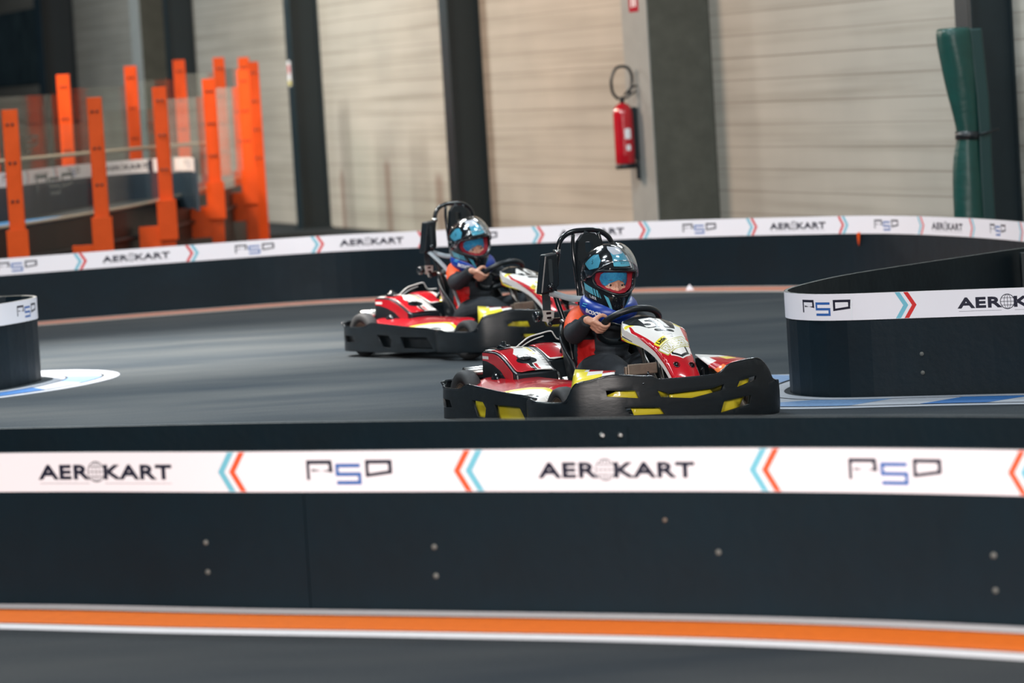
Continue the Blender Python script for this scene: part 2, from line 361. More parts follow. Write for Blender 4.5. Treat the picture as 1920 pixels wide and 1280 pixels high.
# banner artwork, in metres, centred at (x, 0); materials: 0 white 1 ink 2 red 3 light blue 4 blue
def aerokart(x, k=1.):
    sh = []
    h = .0405 * k
    a = text_loops('AER', h, sx=1.68, space=1.08); b = text_loops('KART', h, sx=1.68, space=1.08)
    wa, wb, g = width(a), width(b), .062 * k; x0 = x - (wa + wb + g) / 2
    sh += bold_text('AER', 1, h, .0065 * k, sx=1.68, at=(x0 + wa / 2, 0), space=1.08) + bold_text('KART', 1, h, .0065 * k, sx=1.68, at=(x0 + wa + g + wb / 2, 0), space=1.08)
    c = (x0 + wa + g / 2, .001); r = .031 * k
    sh.append((ribbon(circle(c, r, 28), .0034 * k, True), 1))
    sh.append((ribbon(circle(c, r, 20, .48), .0022 * k, True), 1))
    sh.append((ribbon([(c[0], c[1] - r), (c[0], c[1] + r)], .0024 * k), 1))
    for yy in (-.5, 0, .5):
        q = (1 - yy * yy) ** .5 * r; sh.append((ribbon([(c[0] - q, c[1] + yy * r), (c[0] + q, c[1] + yy * r)], .0022 * k), 1))
    sh.append(([[(x0, -.0345 * k), (x0 + wa + .004, -.0345 * k), (x0 + wa + .004, -.0358 * k), (x0, -.0358 * k)]], 1))
    sh.append(([[(x0 + wa + g, -.0345 * k), (x0 + wa + g + wb, -.0345 * k), (x0 + wa + g + wb, -.0358 * k), (x0 + wa + g, -.0358 * k)]], 1))
    return sh
def psd(x, k=1.):
    u = .31 * k; h = .062 * k; X = x - u / 2; T = .010 * k
    f = lambda a, b: (X + a * u, (b - .42) * h)
    return [([[f(0, .0), f(0, 1), f(.30, 1), f(.31, .36), f(.06, .56), f(.06, .42), f(.262, .50), f(.262, .80), f(.036, .80), f(.036, 0)]], 1),
            (ribbon([f(.63, .72), f(.36, .72), f(.36, .28), f(.62, .28), f(.62, -.15), f(.35, -.15)], T * 1.2), 4),
            ([[f(.69, .12), f(.69, 1), f(1, 1), f(1, .30)], [f(.730, .32), f(.730, .80), f(.955, .80), f(.955, .46)]], 1)]
def chev(x, left, order, half=.0625):
    """order 'br': light blue first then red, seen left to right"""
    d = -.040 if left else .040; sh = []
    for i, ch in enumerate(order):
        xx = x + (i - .5) * .042 - d / 2; w_ = .0115 if ch == 'r' else .0125
        sh.append(([[(xx - w_, half), (xx + w_, half), (xx + d + w_, 0), (xx + w_, -half), (xx - w_, -half), (xx + d - w_, 0)]], 2 if ch == 'r' else 3))
    return sh

class Path:
    def __init__(s, pts, sub=10, closed=False):
        P, _ = smooth_path([V((p[0], p[1], 0)) for p in pts], [0] * len(pts), sub, closed)
        s.p = np.array([(q.x, q.y) for q in P]); s.d = np.r_[0, np.cumsum(np.hypot(*np.diff(s.p, axis=0).T))]; s.L = float(s.d[-1])
    def at(s, q):
        return float(np.interp(q, s.d, s.p[:, 0])), float(np.interp(q, s.d, s.p[:, 1]))
    def nrm(s, q):
        a = s.at(max(q - .03, 0)); b = s.at(min(q + .03, s.L)); dx, dy = b[0] - a[0], b[1] - a[1]; l = math.hypot(dx, dy) or 1
        return dy / l, -dx / l           # right-hand side of travel
    def off(s, q, o): x, y = s.at(q); n = s.nrm(q); return x + n[0] * o, y + n[1] * o
    def find(s, x, y): return float(s.d[np.argmin((s.p[:, 0] - x) ** 2 + (s.p[:, 1] - y) ** 2)])

def wall_strip(path, q0, q1, z0, z1, th, name, mats, parent, rim=True):
    """upright sheet along a path; material 0 faces, 1 top edge"""
    b = MB(); n = max(2, int((q1 - q0) / .12)); rings = []
    for i in range(n + 1):
        q = q0 + (q1 - q0) * i / n; x, y = path.off(q, 0); x2, y2 = path.off(q, -th); rings.append([(x, y, z0), (x, y, z1), (x2, y2, z1), (x2, y2, z0)])
    vs = [p for r_ in rings for p in r_]; fs = []; ms = []
    for i in range(n):
        for j in range(4): fs.append((i * 4 + j, i * 4 + (j + 1) % 4, i * 4 + 4 + (j + 1) % 4, i * 4 + 4 + j)); ms.append(1 if j == 1 else 0)
    fs += [(0, 1, 2, 3), tuple(n * 4 + j for j in (3, 2, 1, 0))]; ms += [0, 0]
    b.add(vs, fs); b.m = ms
    return b.build(name, mats, parent)
BM = [m_white, m_ink, m_red, m_lblue, m_blue]
def banner(path, q0, q1, ztop, parent, arts, name='banner', hh=.128, red=m_red, out=.003):
    zc = ztop - hh / 2
    wp = lambda s_, t: (*path.off(s_, out), zc + t)
    mats = [m_white, m_ink, red, m_lblue, m_blue]
    o = panel(name, [(q0, -hh / 2), (q1, -hh / 2), (q1, hh / 2), (q0, hh / 2)], mats, wp, arts, step=.064, parent=parent)
    o['label'] = 'white sponsor strip with dark lettering and red and blue chevrons'
    return o
def bolt(parent, p, n, r=.014, m_=None, name='bolt'):
    b = MB(); p = V(p); n = V(n).normalized()
    b.lathe([(.001, .004), (r, .004), (r, -.002), (.001, -.002)], p, n, 14, 0, False)
    b.lathe([(.001, .010), (r * .5, .009), (r * .55, .002), (.001, .002)], p, n, 10, 0, False)
    return b.build(name, m_ or m_edge, parent)

# ---------------------------------------------------------------- room shell
PW = V((1.86, 33.0, 0)); DW = V((-.290, .957, 0)); NW = V((-.957, -.290, 0))     # long side wall: runs away to the left
def WP(t, off, z): return PW + DW * t + NW * off + V((0, 0, z))
wall_rz = math.atan2(DW.y, DW.x)
b = MB(); b.add([(-45, -2, 0), (14, -2, 0), (14, 80, 0), (-45, 80, 0)], [(0, 1, 2, 3)]); floor = struct(b.build('floor', m_floor))
b = MB(); b.box((-15.5, 39, 7.1), (60, 82, .2)); struct(b.build('ceiling', mat('ceiling_grey', (.12, .13, .13, 1), .8)))
b = MB(); b.add([(-34, 0, 0), (47, 0, 0), (47, 0, 7), (-34, 0, 7), (-34, -.2, 0), (47, -.2, 0), (47, -.2, 7), (-34, -.2, 7)], [(0, 1, 2, 3), (7, 6, 5, 4), (0, 4, 5, 1), (3, 2, 6, 7), (0, 3, 7, 4), (1, 5, 6, 2)])
o = struct(b.build('wall_right', m_wall)); o.location = PW; o.rotation_euler = (0, 0, wall_rz); o.scale = (1, 1, 1)
def steel_column(t, d=.32, w_=.30, label=''):
    c = thing('steel_column', label, 'column', WP(t, 0, 0), wall_rz, 'dark steel columns along the wall')
    b = MB()      # local x along wall (away), y = out of the wall (left of travel)
    b.box((0, .011, 3.45), (w_, .02, 6.9)); b.box((0, d, 3.45), (w_, .02, 6.9)); b.box((0, d / 2, 3.45), (.02, d, 6.9)); b.box((0, d / 2, .01), (w_ + .1, d + .08, .02))
    b.box((-.10, d / 2 + .01, 3.45), (.012, d, 6.9))
    b.build('column_profile', m_steelblk, c); return c
def concrete_column(t, d=.56, w_=.68, label=''):
    c = thing('concrete_column', label, 'column', WP(t, 0, 0), wall_rz, None)
    b = MB(); b.box((w_ / 2, d / 2, 3.45), (w_, d, 6.9)); b.build('column_shaft', m_conc, c, .015)
    b = MB(); b.box((w_ / 2, d + .004, 3.45), (w_ - .02, .008, 6.9)); o = b.build('pale_face', m_concl, c); o['label'] = 'pale outer face'  # outer face in a paler tone than the shaft
    return c
steel_column(-6.05, .31, .28, label='dark steel column behind the green rolled tarp')
steel_column(7.0, .34, label='dark steel column on the wall behind the rear kart driver')
steel_column(13.7, .34, label='dark steel column with a small label, right of the orange posts')
steel_column(20.6, .34, label='dark steel column behind the orange posts, beside the farther concrete column')
steel_column(29.5, .5, .6, label='wide dark steel column farthest back, beside the dark poster')
concrete_column(0, label='grey concrete column carrying the red fire extinguisher')
concrete_column(21.3, label='grey concrete column far back behind the orange posts')
# small sign plates
def plate(name, label, t, off, z, w_, h_, mats, shapes):
    wp = lambda s_, q: WP(t - s_, off, z + q)
    o = panel(name, rrect(0, 0, w_, h_, .01), mats, wp, shapes, step=.03, thick=.006, smooth=False)
    tag(o, label, 'sign'); return o
plate('extinguisher_sign', 'red sign with white pictogram high on the pale column face', .33, .572, 2.24, .24, .20, [m_ered, m_pwhite], [([rrect(-.04, 0, .04, .12, .01)], 1), ([rrect(.04, 0, .05, .11, .01)], 1)])
o = plate('column_label', 'small white and yellow label on the dark steel column', 13.7, .366, 1.86, .13, .30, [m_pwhite, m_kyel, m_red], [([[(-.06, -.14), (.06, -.14), (.06, -.09), (-.06, -.09)]], 1), ([[(-.04, .0), (.04, .0), (.04, .1), (-.04, .1)]], 2)])
o = panel('wall_poster', [(-2.6, -.55), (3.0, -.55), (3.0, .70), (-2.6, .70)], [m_poster], lambda s_, q: WP(35 - s_, .06, 2.6 + q), step=.5, thick=.02, smooth=False)
tag(o, 'large dark poster hanging on the wall at the far end', 'poster')
# extinguishers
def extinguisher(t, label, z0=.80):
    c = thing('fire_extinguisher', label, 'extinguisher', WP(t, .70, z0), wall_rz)
    b = MB(); b.lathe([(.001, .0), (.078, .0), (.085, .012), (.085, .47), (.075, .52), (.045, .555), (.022, .565), (.001, .565)], (0, 0, 0), (0, 0, 1), 32, 0, False); b.build('cylinder', m_ered, c)
    b = MB(); b.lathe([(.001, -.002), (.088, -.002), (.089, .045), (.001, .045)], (0, 0, 0), (0, 0, 1), 32, 0, False); o = b.build('base_ring', m_plast, c)
    b = MB(); b.cyl((0, 0, .56), (0, 0, .62), .02); b.tube([(0, -.02, .60), (-.02, -.07, .63), (-.02, -.12, .66)], .010); b.tube([(0, -.02, .63), (-.03, -.08, .69), (-.03, -.13, .71)], .010); b.build('valve_handle', m_plast, c)
    b = MB(); b.tube([(0, .03, .60), (0, .08, .66), (0, .085, .78), (0, .03, .87), (0, -.06, .87), (0, -.10, .80), (0, -.09, .70), (0, -.06, .64)], .013, sub=6); b.build('hose', m_plast, c)
    b = MB(); b.box((0, -.098, .30), (.05, .045, .45)); b.box((0, -.11, .05), (.04, .02, .30)); b.build('bracket', m_steelblk, c)
    wp = lambda s_, q: (.087 * sin(s_ / .085 - 2.0), .087 * cos(s_ / .085 - 2.0) , .27 + q)
    o = panel('label_sticker', rrect(.0, 0, .30, .30, .02), [m_ered, m_pwhite, m_kyel], wp, [([rrect(.03, .03, .055, .09, .01)], 1), ([rrect(.03, -.09, .04, .05, .01)], 1), ([rrect(-.09, .06, .05, .035, .008)], 2), ([rrect(-.085, -.05, .045, .06, .01)], 1)], step=.02, parent=c)
    return c
extinguisher(.40, 'red fire extinguisher with curled black hose on the concrete column')
# rolled tarp in front of column at far right
def rolled_tarp():
    base = WP(-6.62, .60, 0); c = thing('rolled_tarp', 'tall dark green tarp roll tied with a strap beside a steel column', 'tarp', base, 0)
    b = MB(); prof = [(.00, .108, .0), (.3, .108, .0), (.52, .106, .0), (.75, .103, .0), (.92, .094, .008), (1.02, .082, .02), (1.08, .080, .022), (1.16, .088, .014), (1.3, .104, .0), (1.5, .116, -.02), (1.68, .122, -.035), (1.78, .124, -.04), (1.795, .11, -.04)]
    rings = []
    for z, r_, dx in prof:
        rings.append([(dx + cos(a) * r_ * (1 + .05 * sin(5 * a + z * 7) + .03 * sin(9 * a - z * 15)), sin(a) * r_ * (1 + .05 * sin(4 * a + z * 9)), z) for a in [2 * pi * j / 40 for j in range(40)]])
    b.rings(rings); o = b.build('roll', m_tarp, c); ss = o.modifiers.new('s', 'SUBSURF'); ss.levels = 1; ss.render_levels = 1
    b = MB()
    rr = []
    for z, r_, dx in prof[:-1]: rr.append([(dx + r_ * .8 + x_, y_, z) for x_, y_ in ((0, -.07), (.085, -.06), (.095, .03), (0, .05))])
    b.rings(rr, smooth=False); b.build('hanging_flap', m_tarp2, c, .012)
    b = MB(); b.lathe([(.080, -.028), (.092, -.028), (.092, .028), (.080, .028)], (0.022, 0, 1.05), (0.04, .0, 1), 36); b.tube([(.09, -.06, 1.05), (.13, -.08, 1.06), (.22, -.04, 1.08)], .02, flat=.4); b.build('tie_strap', m_plast, c)
    return c
rolled_tarp()

# ---------------------------------------------------------------- barriers
def lines_on_floor(path, q0, q1, offs, parent):
    """offs: list of (inner, outer, material, name)"""
    for a, c_, mm, nm in offs:
        b = MB(); n = max(2, int((q1 - q0) / .15)); vs = []; fs = []
        for i in range(n + 1):
            q = q0 + (q1 - q0) * i / n; vs += [(*path.off(q, a), .0), (*path.off(q, c_), .0)]
            if i: k = 2 * i; fs.append((k - 2, k - 1, k + 1, k))
        vs = [(x, y, .002 + .0004 * offs.index((a, c_, mm, nm))) for x, y, z in vs]; b.add(vs, fs); b.build(nm, mm, parent)

near = Path([(-4.2, 13.5), (-3.0, 13.15), (-1.72, 12.6), (-.85, 12.10), (-.04, 11.66), (.72, 11.22), (1.40, 10.72), (2.3, 9.9), (3.2, 9.0)])
o1 = thing('track_barrier', 'near black barrier with a white lettered strip along its top, across the foreground', 'barrier')
sm = near.find(-.66, 12.0)
for a, c_ in ((0, sm - .002), (sm + .002, near.L)): wall_strip(near, a, c_, 0, .5, .018, 'panel', [m_panel, m_edge], o1)
q = near.find(-1.30, 12.37); arts = []
PER = 1.87
for k in range(-1, 3):
    x = q + k * PER
    arts += [(l, mi) for l, mi in aerokart(x, 1.05)] + psd(x + .935, 1.0) + chev(x + .50, True, 'br') + chev(x + 1.36, True, 'rb')
def shift(sh): return sh
q_ends = (max(0.02, q - 2.5), min(near.L - .02, q + PER * 3))
banner(near, *q_ends, .5, o1, [s_ for s_ in arts if min(p[0] for l in s_[0] for p in l) > q_ends[0] and max(p[0] for l in s_[0] for p in l) < q_ends[1]], red=m_orr)
for X, Y, z in ((-1.06, 12.2, .21), (-1.06, 12.2, .115), (-.26, 11.75, .20), (-.26, 11.75, .11), (.54, 11.3, .19), (1.31, 10.75, .20), (1.31, 10.75, .10)):
    qq = near.find(X, Y); n = near.nrm(qq); bolt(o1, (*near.off(qq, .001), z), (n[0], n[1], 0), .0085)
qq = near.find(.42, 11.42); n = near.nrm(qq); bolt(o1, (*near.off(qq, .001), .285), (n[0], n[1], 0), .006, m_tan, 'cap')
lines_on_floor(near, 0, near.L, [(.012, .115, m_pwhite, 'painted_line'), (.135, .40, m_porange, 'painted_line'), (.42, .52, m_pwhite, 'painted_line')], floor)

back = Path([(-4.4, 14.5), (-3.1, 14.15), (-1.85, 13.58), (-.9, 13.15), (-.03, 12.69), (.80, 12.22), (1.55, 11.70), (2.6, 10.8), (3.6, 9.8)])
o2 = thing('track_barrier', 'plain black barrier standing just behind the near lettered one, with a bolted plate', 'barrier')
wall_strip(back, 0, back.L, 0, .5, .018, 'panel', [m_panel, m_edge], o2)
qq = back.find(.31, 12.5); n = back.nrm(qq)
wp = lambda s_, t: (*back.off(qq + s_, .006), .443 + t)
panel('joint_plate', rrect(0, 0, .12, .062, .004), [m_panel], wp, step=.03, parent=o2, thick=.004, smooth=False)
for d_ in (-.033, .033): bolt(o2, (*back.off(qq + d_, .008), .443), (n[0], n[1], 0), .009, m_steel)

far = Path([(-7.5, 27.4), (-6.2, 28.2), (-5.0, 28.8), (-3.7, 29.35), (-2.5, 29.75), (-1.28, 29.95), (.05, 29.35), (1.05, 28.9), (1.98, 28.12), (2.75, 27.16), (3.30, 25.3), (3.45, 23.5), (3.3, 22.6)])
o3 = thing('track_barrier', 'long curved black barrier at the far side of the track under the wall', 'barrier')
wall_strip(far, 0, far.L, 0, .5, .018, 'panel', [m_panel, m_edge], o3)
def xat(u, Y):   # world x seen at picture column u at depth Y (used only to set logo spacing along the strip)
    return (u - 960) / 7200 * Y
arts = []
q = far.find(xat(258, 29.8), 29.75)
for k in range(-3, 6):
    x = q + k * 1.87
    arts += aerokart(x, 1.05) + psd(x + .935) + chev(x + .44, False, 'rb') + chev(x + 1.43, False, 'br')
arts = [s_ for s_ in arts if min(p[0] for l in s_[0] for p in l) > .1 and max(p[0] for l in s_[0] for p in l) < far.L - .1]
banner(far, .02, far.L - .02, .5, o3, arts)
qq = far.find(2.51, 27.5); n = far.nrm(qq)
wp = lambda s_, t: (*far.off(qq + s_, .012 + .01 * cos(s_ * 60)), .335 + t)
panel('loose_tape', [(-.02, .04), (.018, .05), (.012, .0), (.0, -.05), (-.012, -.01)], [m_orange], wp, step=.02, parent=o3, thick=.004)
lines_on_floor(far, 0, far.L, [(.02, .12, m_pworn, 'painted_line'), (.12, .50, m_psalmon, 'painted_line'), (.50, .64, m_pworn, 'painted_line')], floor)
b = MB(); b.add([(0, 0, 0), (.06, .01, 0), (.055, .05, .01), (.01, .04, .02), (.03, .02, .045)], [(0, 1, 4), (1, 2, 4), (2, 3, 4), (3, 0, 4), (0, 3, 2, 1)])
o = b.build('paper_scrap', m_white); o.location = (1.30, 28.2, 0.001); tag(o, 'crumpled white paper scrap on the floor by the far barrier', 'litter')

isl = Path([(3.55, 17.45), (2.95, 17.78), (2.40, 18.08), (1.95, 18.28), (1.62, 18.42), (1.45, 18.58), (1.36, 18.86), (1.42, 19.25), (1.70, 19.95), (2.09, 20.57), (2.92, 21.70), (3.4, 22.3)])
isl = Path(list(reversed([tuple(p) for p in isl.p[::3]] + [(3.4, 22.3)])), 3)      # outside lies on the right of travel
o4 = thing('track_barrier', 'black hairpin barrier island on the right with a white lettered strip', 'barrier')
wall_strip(isl, 0, isl.L, 0, .5, .014, 'panel', [m_panel, m_edge], o4)
qt = isl.find(1.50, 18.52)
arts = psd(qt + .03) + chev(qt + .46, False, 'br') + aerokart(qt + 1.00, 1.12) + chev(qt + 1.45, False, 'rb')
banner(isl, isl.find(1.42, 19.3), isl.L - .02, .5, o4, arts)
qs = isl.find(1.60, 18.43)
wp = lambda s_, t: (*isl.off(qs + .05 + s_, .006), .437 + t)
panel('torn_joint', [(-.004, -.063), (.004, -.06), (.002, -.03), (.006, -.01), (.001, .01), (.009, .02), (.004, .03), (.005, .063), (-.001, .063), (-.003, .03), (-.006, .0), (-.002, -.03)], [m_pwhite], wp, step=.03, parent=o4)
for X, Y, z in ((1.93, 18.25, .20), (1.93, 18.25, .11)):
    qq = isl.find(X, Y); n = isl.nrm(qq); bolt(o4, (*isl.off(qq, .001), z), (n[0], n[1], 0), .010)
b = MB(); x, y = isl.off(isl.find(2.85, 21.6), -.09); b.box((x, y, .24), (.08, .08, .48)); b.build('support_post', m_steelblk, o4)
def floor_ring(path, q0, q1, parent, w1=.05, g=.05, mid=.17, w2=.055, blue_every=.5, off0=.05, closed=False):
    zz = .002
    def strip(a, c_, mm, qa, qb, z, nm, sk=0.):
        b = MB(); n = max(2, int((qb - qa) / .06)); vs = []; fs = []
        for i in range(n + 1):
            q = qa + (qb - qa) * i / n; vs += [(*path.off(min(max(q, 0), path.L), a), z), (*path.off(min(max(q + sk, 0), path.L), c_), z)]
            if i: k = 2 * i; fs.append((k - 2, k - 1, k + 1, k))
        b.add(vs, fs); b.build(nm, mm, parent)
    strip(off0, off0 + w1, m_pring, q0, q1, zz, 'painted_line')
    strip(off0 + w1 + g * .3, off0 + w1 + g * .3 + mid, m_pring, q0, q1, zz + .0004, 'painted_line')
    strip(off0 + w1 + g * .6 + mid, off0 + w1 + g * .6 + mid + w2, m_pring, q0, q1, zz, 'painted_line')
    q = q0 + .1; k = 0
    while q + blue_every * .5 < q1:
        strip(off0 + w1 + g * .3, off0 + w1 + g * .3 + mid, m_pblue if k % 2 else m_ppale, q, q + blue_every * .5, zz + .001, 'painted_block', -.12); q += blue_every; k += 1
floor_ring(isl, isl.find(1.7, 19.9), isl.L, floor, w1=.09, mid=.30, w2=.09, g=.08, off0=.03, blue_every=.7)

lisl = Path([(-4.1, 21.25), (-3.45, 21.85), (-3.06, 22.28), (-2.90, 22.62), (-2.83, 22.95), (-2.88, 23.18), (-3.0, 23.32), (-3.25, 23.28), (-3.7, 22.95), (-4.3, 22.4)])
o5 = thing('track_barrier', 'rounded end of a black barrier island at the left edge', 'barrier')
wall_strip(lisl, 0, lisl.L, 0, .5, .014, 'panel', [m_panel, m_edge], o5)
qt = lisl.find(-2.86, 22.75)
arts = psd(qt + .0) + chev(qt - .52, True, 'br') + aerokart(qt - 1.0, 1.05)
banner(lisl, .02, lisl.find(-2.95, 23.29), .5, o5, arts)
floor_ring(lisl, lisl.find(-3.7, 21.6), lisl.find(-3.4, 23.2), floor, w1=.07, mid=.20, w2=.09, g=.06, blue_every=.7, off0=.07)

# ---------------------------------------------------------------- elevated ramp with orange posts
deck = thing('elevated_track', 'raised dark track deck curving behind the orange posts', 'ramp')
front = Path([(-6.2, 28.6), (-5.1, 30.1), (-4.30, 31.7), (-3.76, 33.2), (-3.28, 35.1), (-2.93, 38.5), (-2.84, 41.5), (-3.0, 44.0)])
rear = Path([(-6.6, 30.0), (-5.2, 31.9), (-4.35, 33.6), (-4.1, 35.0), (-3.75, 36.2), (-3.25, 36.6), (-2.95, 36.2), (-2.80, 35.2)])
def zf(q): return .64 + .12 * min(1, max(0, (q - 3) / 9))
b = MB(); n = 30; vs = []; fs = []
for i in range(n + 1):
    a = front.at(front.L * i / n); z = zf(front.L * i / n); c_ = (a[0] - 4.2, a[1] + 5.0 - 4.5 * i / n); vs += [(*a, z), (*c_, z - .08), (*a, z - .10), (*c_, z - .18)]
    if i:
        k = 4 * i
        fs += [(k - 4, k, k + 1, k - 3), (k - 2, k - 1, k + 3, k + 2), (k - 4, k - 2, k + 2, k), (k - 3, k + 1, k + 3, k - 1)]
b.add(vs, fs); b.build('deck', m_deck, deck)
b = MB(); vs = []; fs = []
for i in range(n + 1):
    q = front.L * i / n; a = front.off(q, .05); z = zf(q); vs += [(*a, z - .02), (*a, .05), (*front.off(q, .03), z - .02), (*front.off(q, .03), .05)]
    if i: k = 4 * i; fs += [(k - 4, k - 3, k + 1, k), (k - 2, k + 2, k + 3, k - 1)]
b.add(vs, fs); b.build('side_skirt', mat('skirt_black', (.010, .012, .013, 1), .5), deck)
b = MB(); b.tube([(*front.off(front.L * i / 20, .06), zf(front.L * i / 20) + .01) for i in range(21)], .016, 8, sub=1); b.build('edge_rail', m_rail, deck)
b = MB(); b.tube([(*front.off(front.L * i / 20, .07), zf(front.L * i / 20) - .27) for i in range(21)], .02, 8, sub=1); b.build('lower_beam', m_steelblk, deck)
wps = [(*front.off(.6 + .25 * i, -.25), zf(.6) + .004) for i in range(12)]
b = MB(); vs = []; fs = []
for i in range(24):
    q = .4 + .22 * i; vs += [(*front.off(q, -.14), zf(q) + .006), (*front.off(q, -.14 - 2.3 * max(0, 1 - i / 24)), zf(q) + .004)]
    if i: k = 2 * i; fs.append((k - 2, k - 1, k + 1, k))
b.add(vs, fs); b.build('painted_line', m_dblue, deck)
o6 = thing('track_barrier', 'small curved barrier with a white strip up on the raised deck', 'barrier')
wall_strip(rear, 0, rear.L, .60, 1.08, .02, 'panel', [mat('blue_grey_panel', (.02, .045, .075, 1), .4, noise=.3, nscale=2), m_edge], o6)
arts = []
for k in range(0, 9): x = .6 + k * .95; arts += (aerokart(x) if k % 2 else psd(x)) + (chev(x + .46, False, 'br') if x + .6 < rear.L - .02 else [])
arts = [s_ for s_ in arts if max(p[0] for l in s_[0] for p in l) < rear.L - .05]
banner(rear, .02, rear.L - .02, 1.085, o6, arts)
b = MB(); b.tube([(*rear.off(rear.L * .35, -.25), 1.16), (*rear.off(rear.L * .6, -.35), 1.17), (-3.1, 37.2, 1.19), (-2.75, 37.4, 1.18)], .018, 8); b.build('hand_rail', m_rail, o6)

def orange_post(x, y, top, label, z0=0., foot=0, yaw=0., wd=.125, dp=.10):
    c = thing('orange_post', label, 'post', (x, y, 0), yaw, 'orange posts along the raised track')
    b = MB(); t = .012; H = top - z0
    b.box((0, 0, z0 + H / 2), (wd, t, H)); b.box((-wd / 2 + t / 2, dp / 2, z0 + H / 2), (t, dp, H)); b.box((wd / 2 - t / 2, dp / 2, z0 + H / 2), (t, dp, H))
    b.build('upright', m_orange, c, .004)
    for k in range(4):
        zz = top - .12 - k * .31
        if zz > z0 + .2:
            b = MB(); b.cyl((-wd * .16, -t / 2 - .012, zz), (-wd * .16, -t / 2, zz), .012, seg=10); b.build('bolt', m_steelblk, c)
            b = MB(); b.cyl((wd * .16, -t / 2 - .012, zz), (wd * .16, -t / 2, zz), .012, seg=10); b.build('bolt', m_steelblk, c)
    if foot:
        b = MB(); b.box((-wd / 2 - .10, -.03, foot - .22), (.20, .012, .30)); b.box((-wd / 2 - .09, .03, foot - .08), (.16, .12, .012)); b.box((-.0, -.035, foot - .02), (wd + .05, .03, .36)); b.box((-wd / 2 - .19, .03, foot - .22), (.012, .12, .30)); b.build('foot_bracket', m_orange, c, .004)
        b = MB(); b.box((0, 0, .01), (.26, .22, .02)); b.build('base_plate', m_orange, c)
    return c
fp = [(-3.93, 31.0, 1.63, .50, 'front orange post nearest, at the left edge'), (-3.40, 32.5, 1.69, .52, 'second orange post of the front row, stout with a bracket foot'), (-3.02, 34.5, 1.75, .58, 'third orange post of the front row with a bracket foot'),
      (-2.76, 37.0, 1.81, .66, 'fourth orange post of the front row, left of the glowing ones'), (-2.62, 40.0, 1.90, .7, 'dark orange post of the front row, left of the rightmost'), (-2.64, 42.0, 1.99, 0, 'rightmost orange post, thin and dark with a bright orange flank')]
for x, y, t, ft, lb in fp: orange_post(x, y, t, lb, foot=ft, yaw=R(3))
rp = [(-4.62, 35.0, 1.86, 'rear orange post behind the nearest front one'), (-4.20, 37.4, 1.94, 'rear orange post in front of the dark poster end'), (-3.72, 39.3, 2.0, 'rear orange post left of the third front post'), (-3.36, 41.0, 2.05, 'rear orange post between the third and fourth front posts'),
      (-3.08, 43.0, 2.07, 'bright rear orange post right of the fourth front post'), (-2.90, 44.5, 2.07, 'rear orange post mostly hidden behind the dark pair')]
for x, y, t, lb in rp: orange_post(x, y, t, lb, z0=.0, yaw=R(2))
def acrylic(a, c_, z0, z1, label, psdm=False):
    p = V((a[0], a[1], 0)); d = V((c_[0], c_[1], 0)) - p; L_ = d.length; d.normalize(); n = V((d.y, -d.x, 0))
    wp = lambda s_, t: p + d * s_ + V((0, 0, t)) - n * .03
    o = panel('acrylic_panel', [(.09, z0), (L_ - .09, z0), (L_ - .09, z1), (.09, z1)], [m_plexi], wp, step=1.5, thick=.008, smooth=False)
    tag(o, label, 'screen', 'clear acrylic panels between the orange posts')
    if psdm:
        wp2 = lambda s_, t: p + d * (L_ / 2 + s_) + V((0, 0, (z0 + z1) / 2 - .1 + t)) - n * .025
        panel('faint_logo', rrect(0, 0, 1.2, .3, .01), [m_edge, m_edge, m_edge, m_edge, m_edge], wp2, [(l, k) for l, k in psd(0, 2.2)], step=.2, parent=o, bare=True)
    return o
nm = ['first', 'second', 'third', 'fourth', 'fifth']
for i in range(5):
    acrylic(fp[i][:2], fp[i + 1][:2], .72, 1.48 + .08 * i, f'clear acrylic panel after the {nm[i]} front orange post from the left', i == 0)
    acrylic(rp[i][:2], rp[i + 1][:2], 1.05, 1.75 + .05 * i, f'clear acrylic panel after the {nm[i]} rear orange post from the left', i in (0, 2))

# ---------------------------------------------------------------- go-karts
ST = [(.13, .496, .075), (.2, .490, .12), (.28, .458, .152), (.38, .420, .118), (.46, .372, .086), (.53, .315, .073), (.59, .25, .066), (.612, .22, .045)]
SA = np.array(ST); SL = np.r_[0, np.cumsum(np.hypot(np.diff(SA[:, 0]), np.diff(SA[:, 1])))]
def fair(Y, nl):
    l = -nl; lt = np.linspace(0, SL[-1], 60); k = np.exp(-((lt - l) / .028) ** 2); k /= k.sum()
    x = float((np.interp(lt, SL, SA[:, 0]) * k).sum()); z = float((np.interp(lt, SL, SA[:, 1]) * k).sum()); h = float(np.interp(l, SL, SA[:, 2]))
    z -= .025 * (Y / h) ** 2 - .012; a = R(-4)
    return x, Y, z + Y * sin(a)
def fair_edge(sd):
    e = [(sd * h, -l) for l, h in zip(SL, SA[:, 2])]
    P_, _ = smooth_path([V((a, b_, 0)) for a, b_ in e], [0] * len(e), 4); return [(p.x, p.y) for p in P_]
SKIP = []
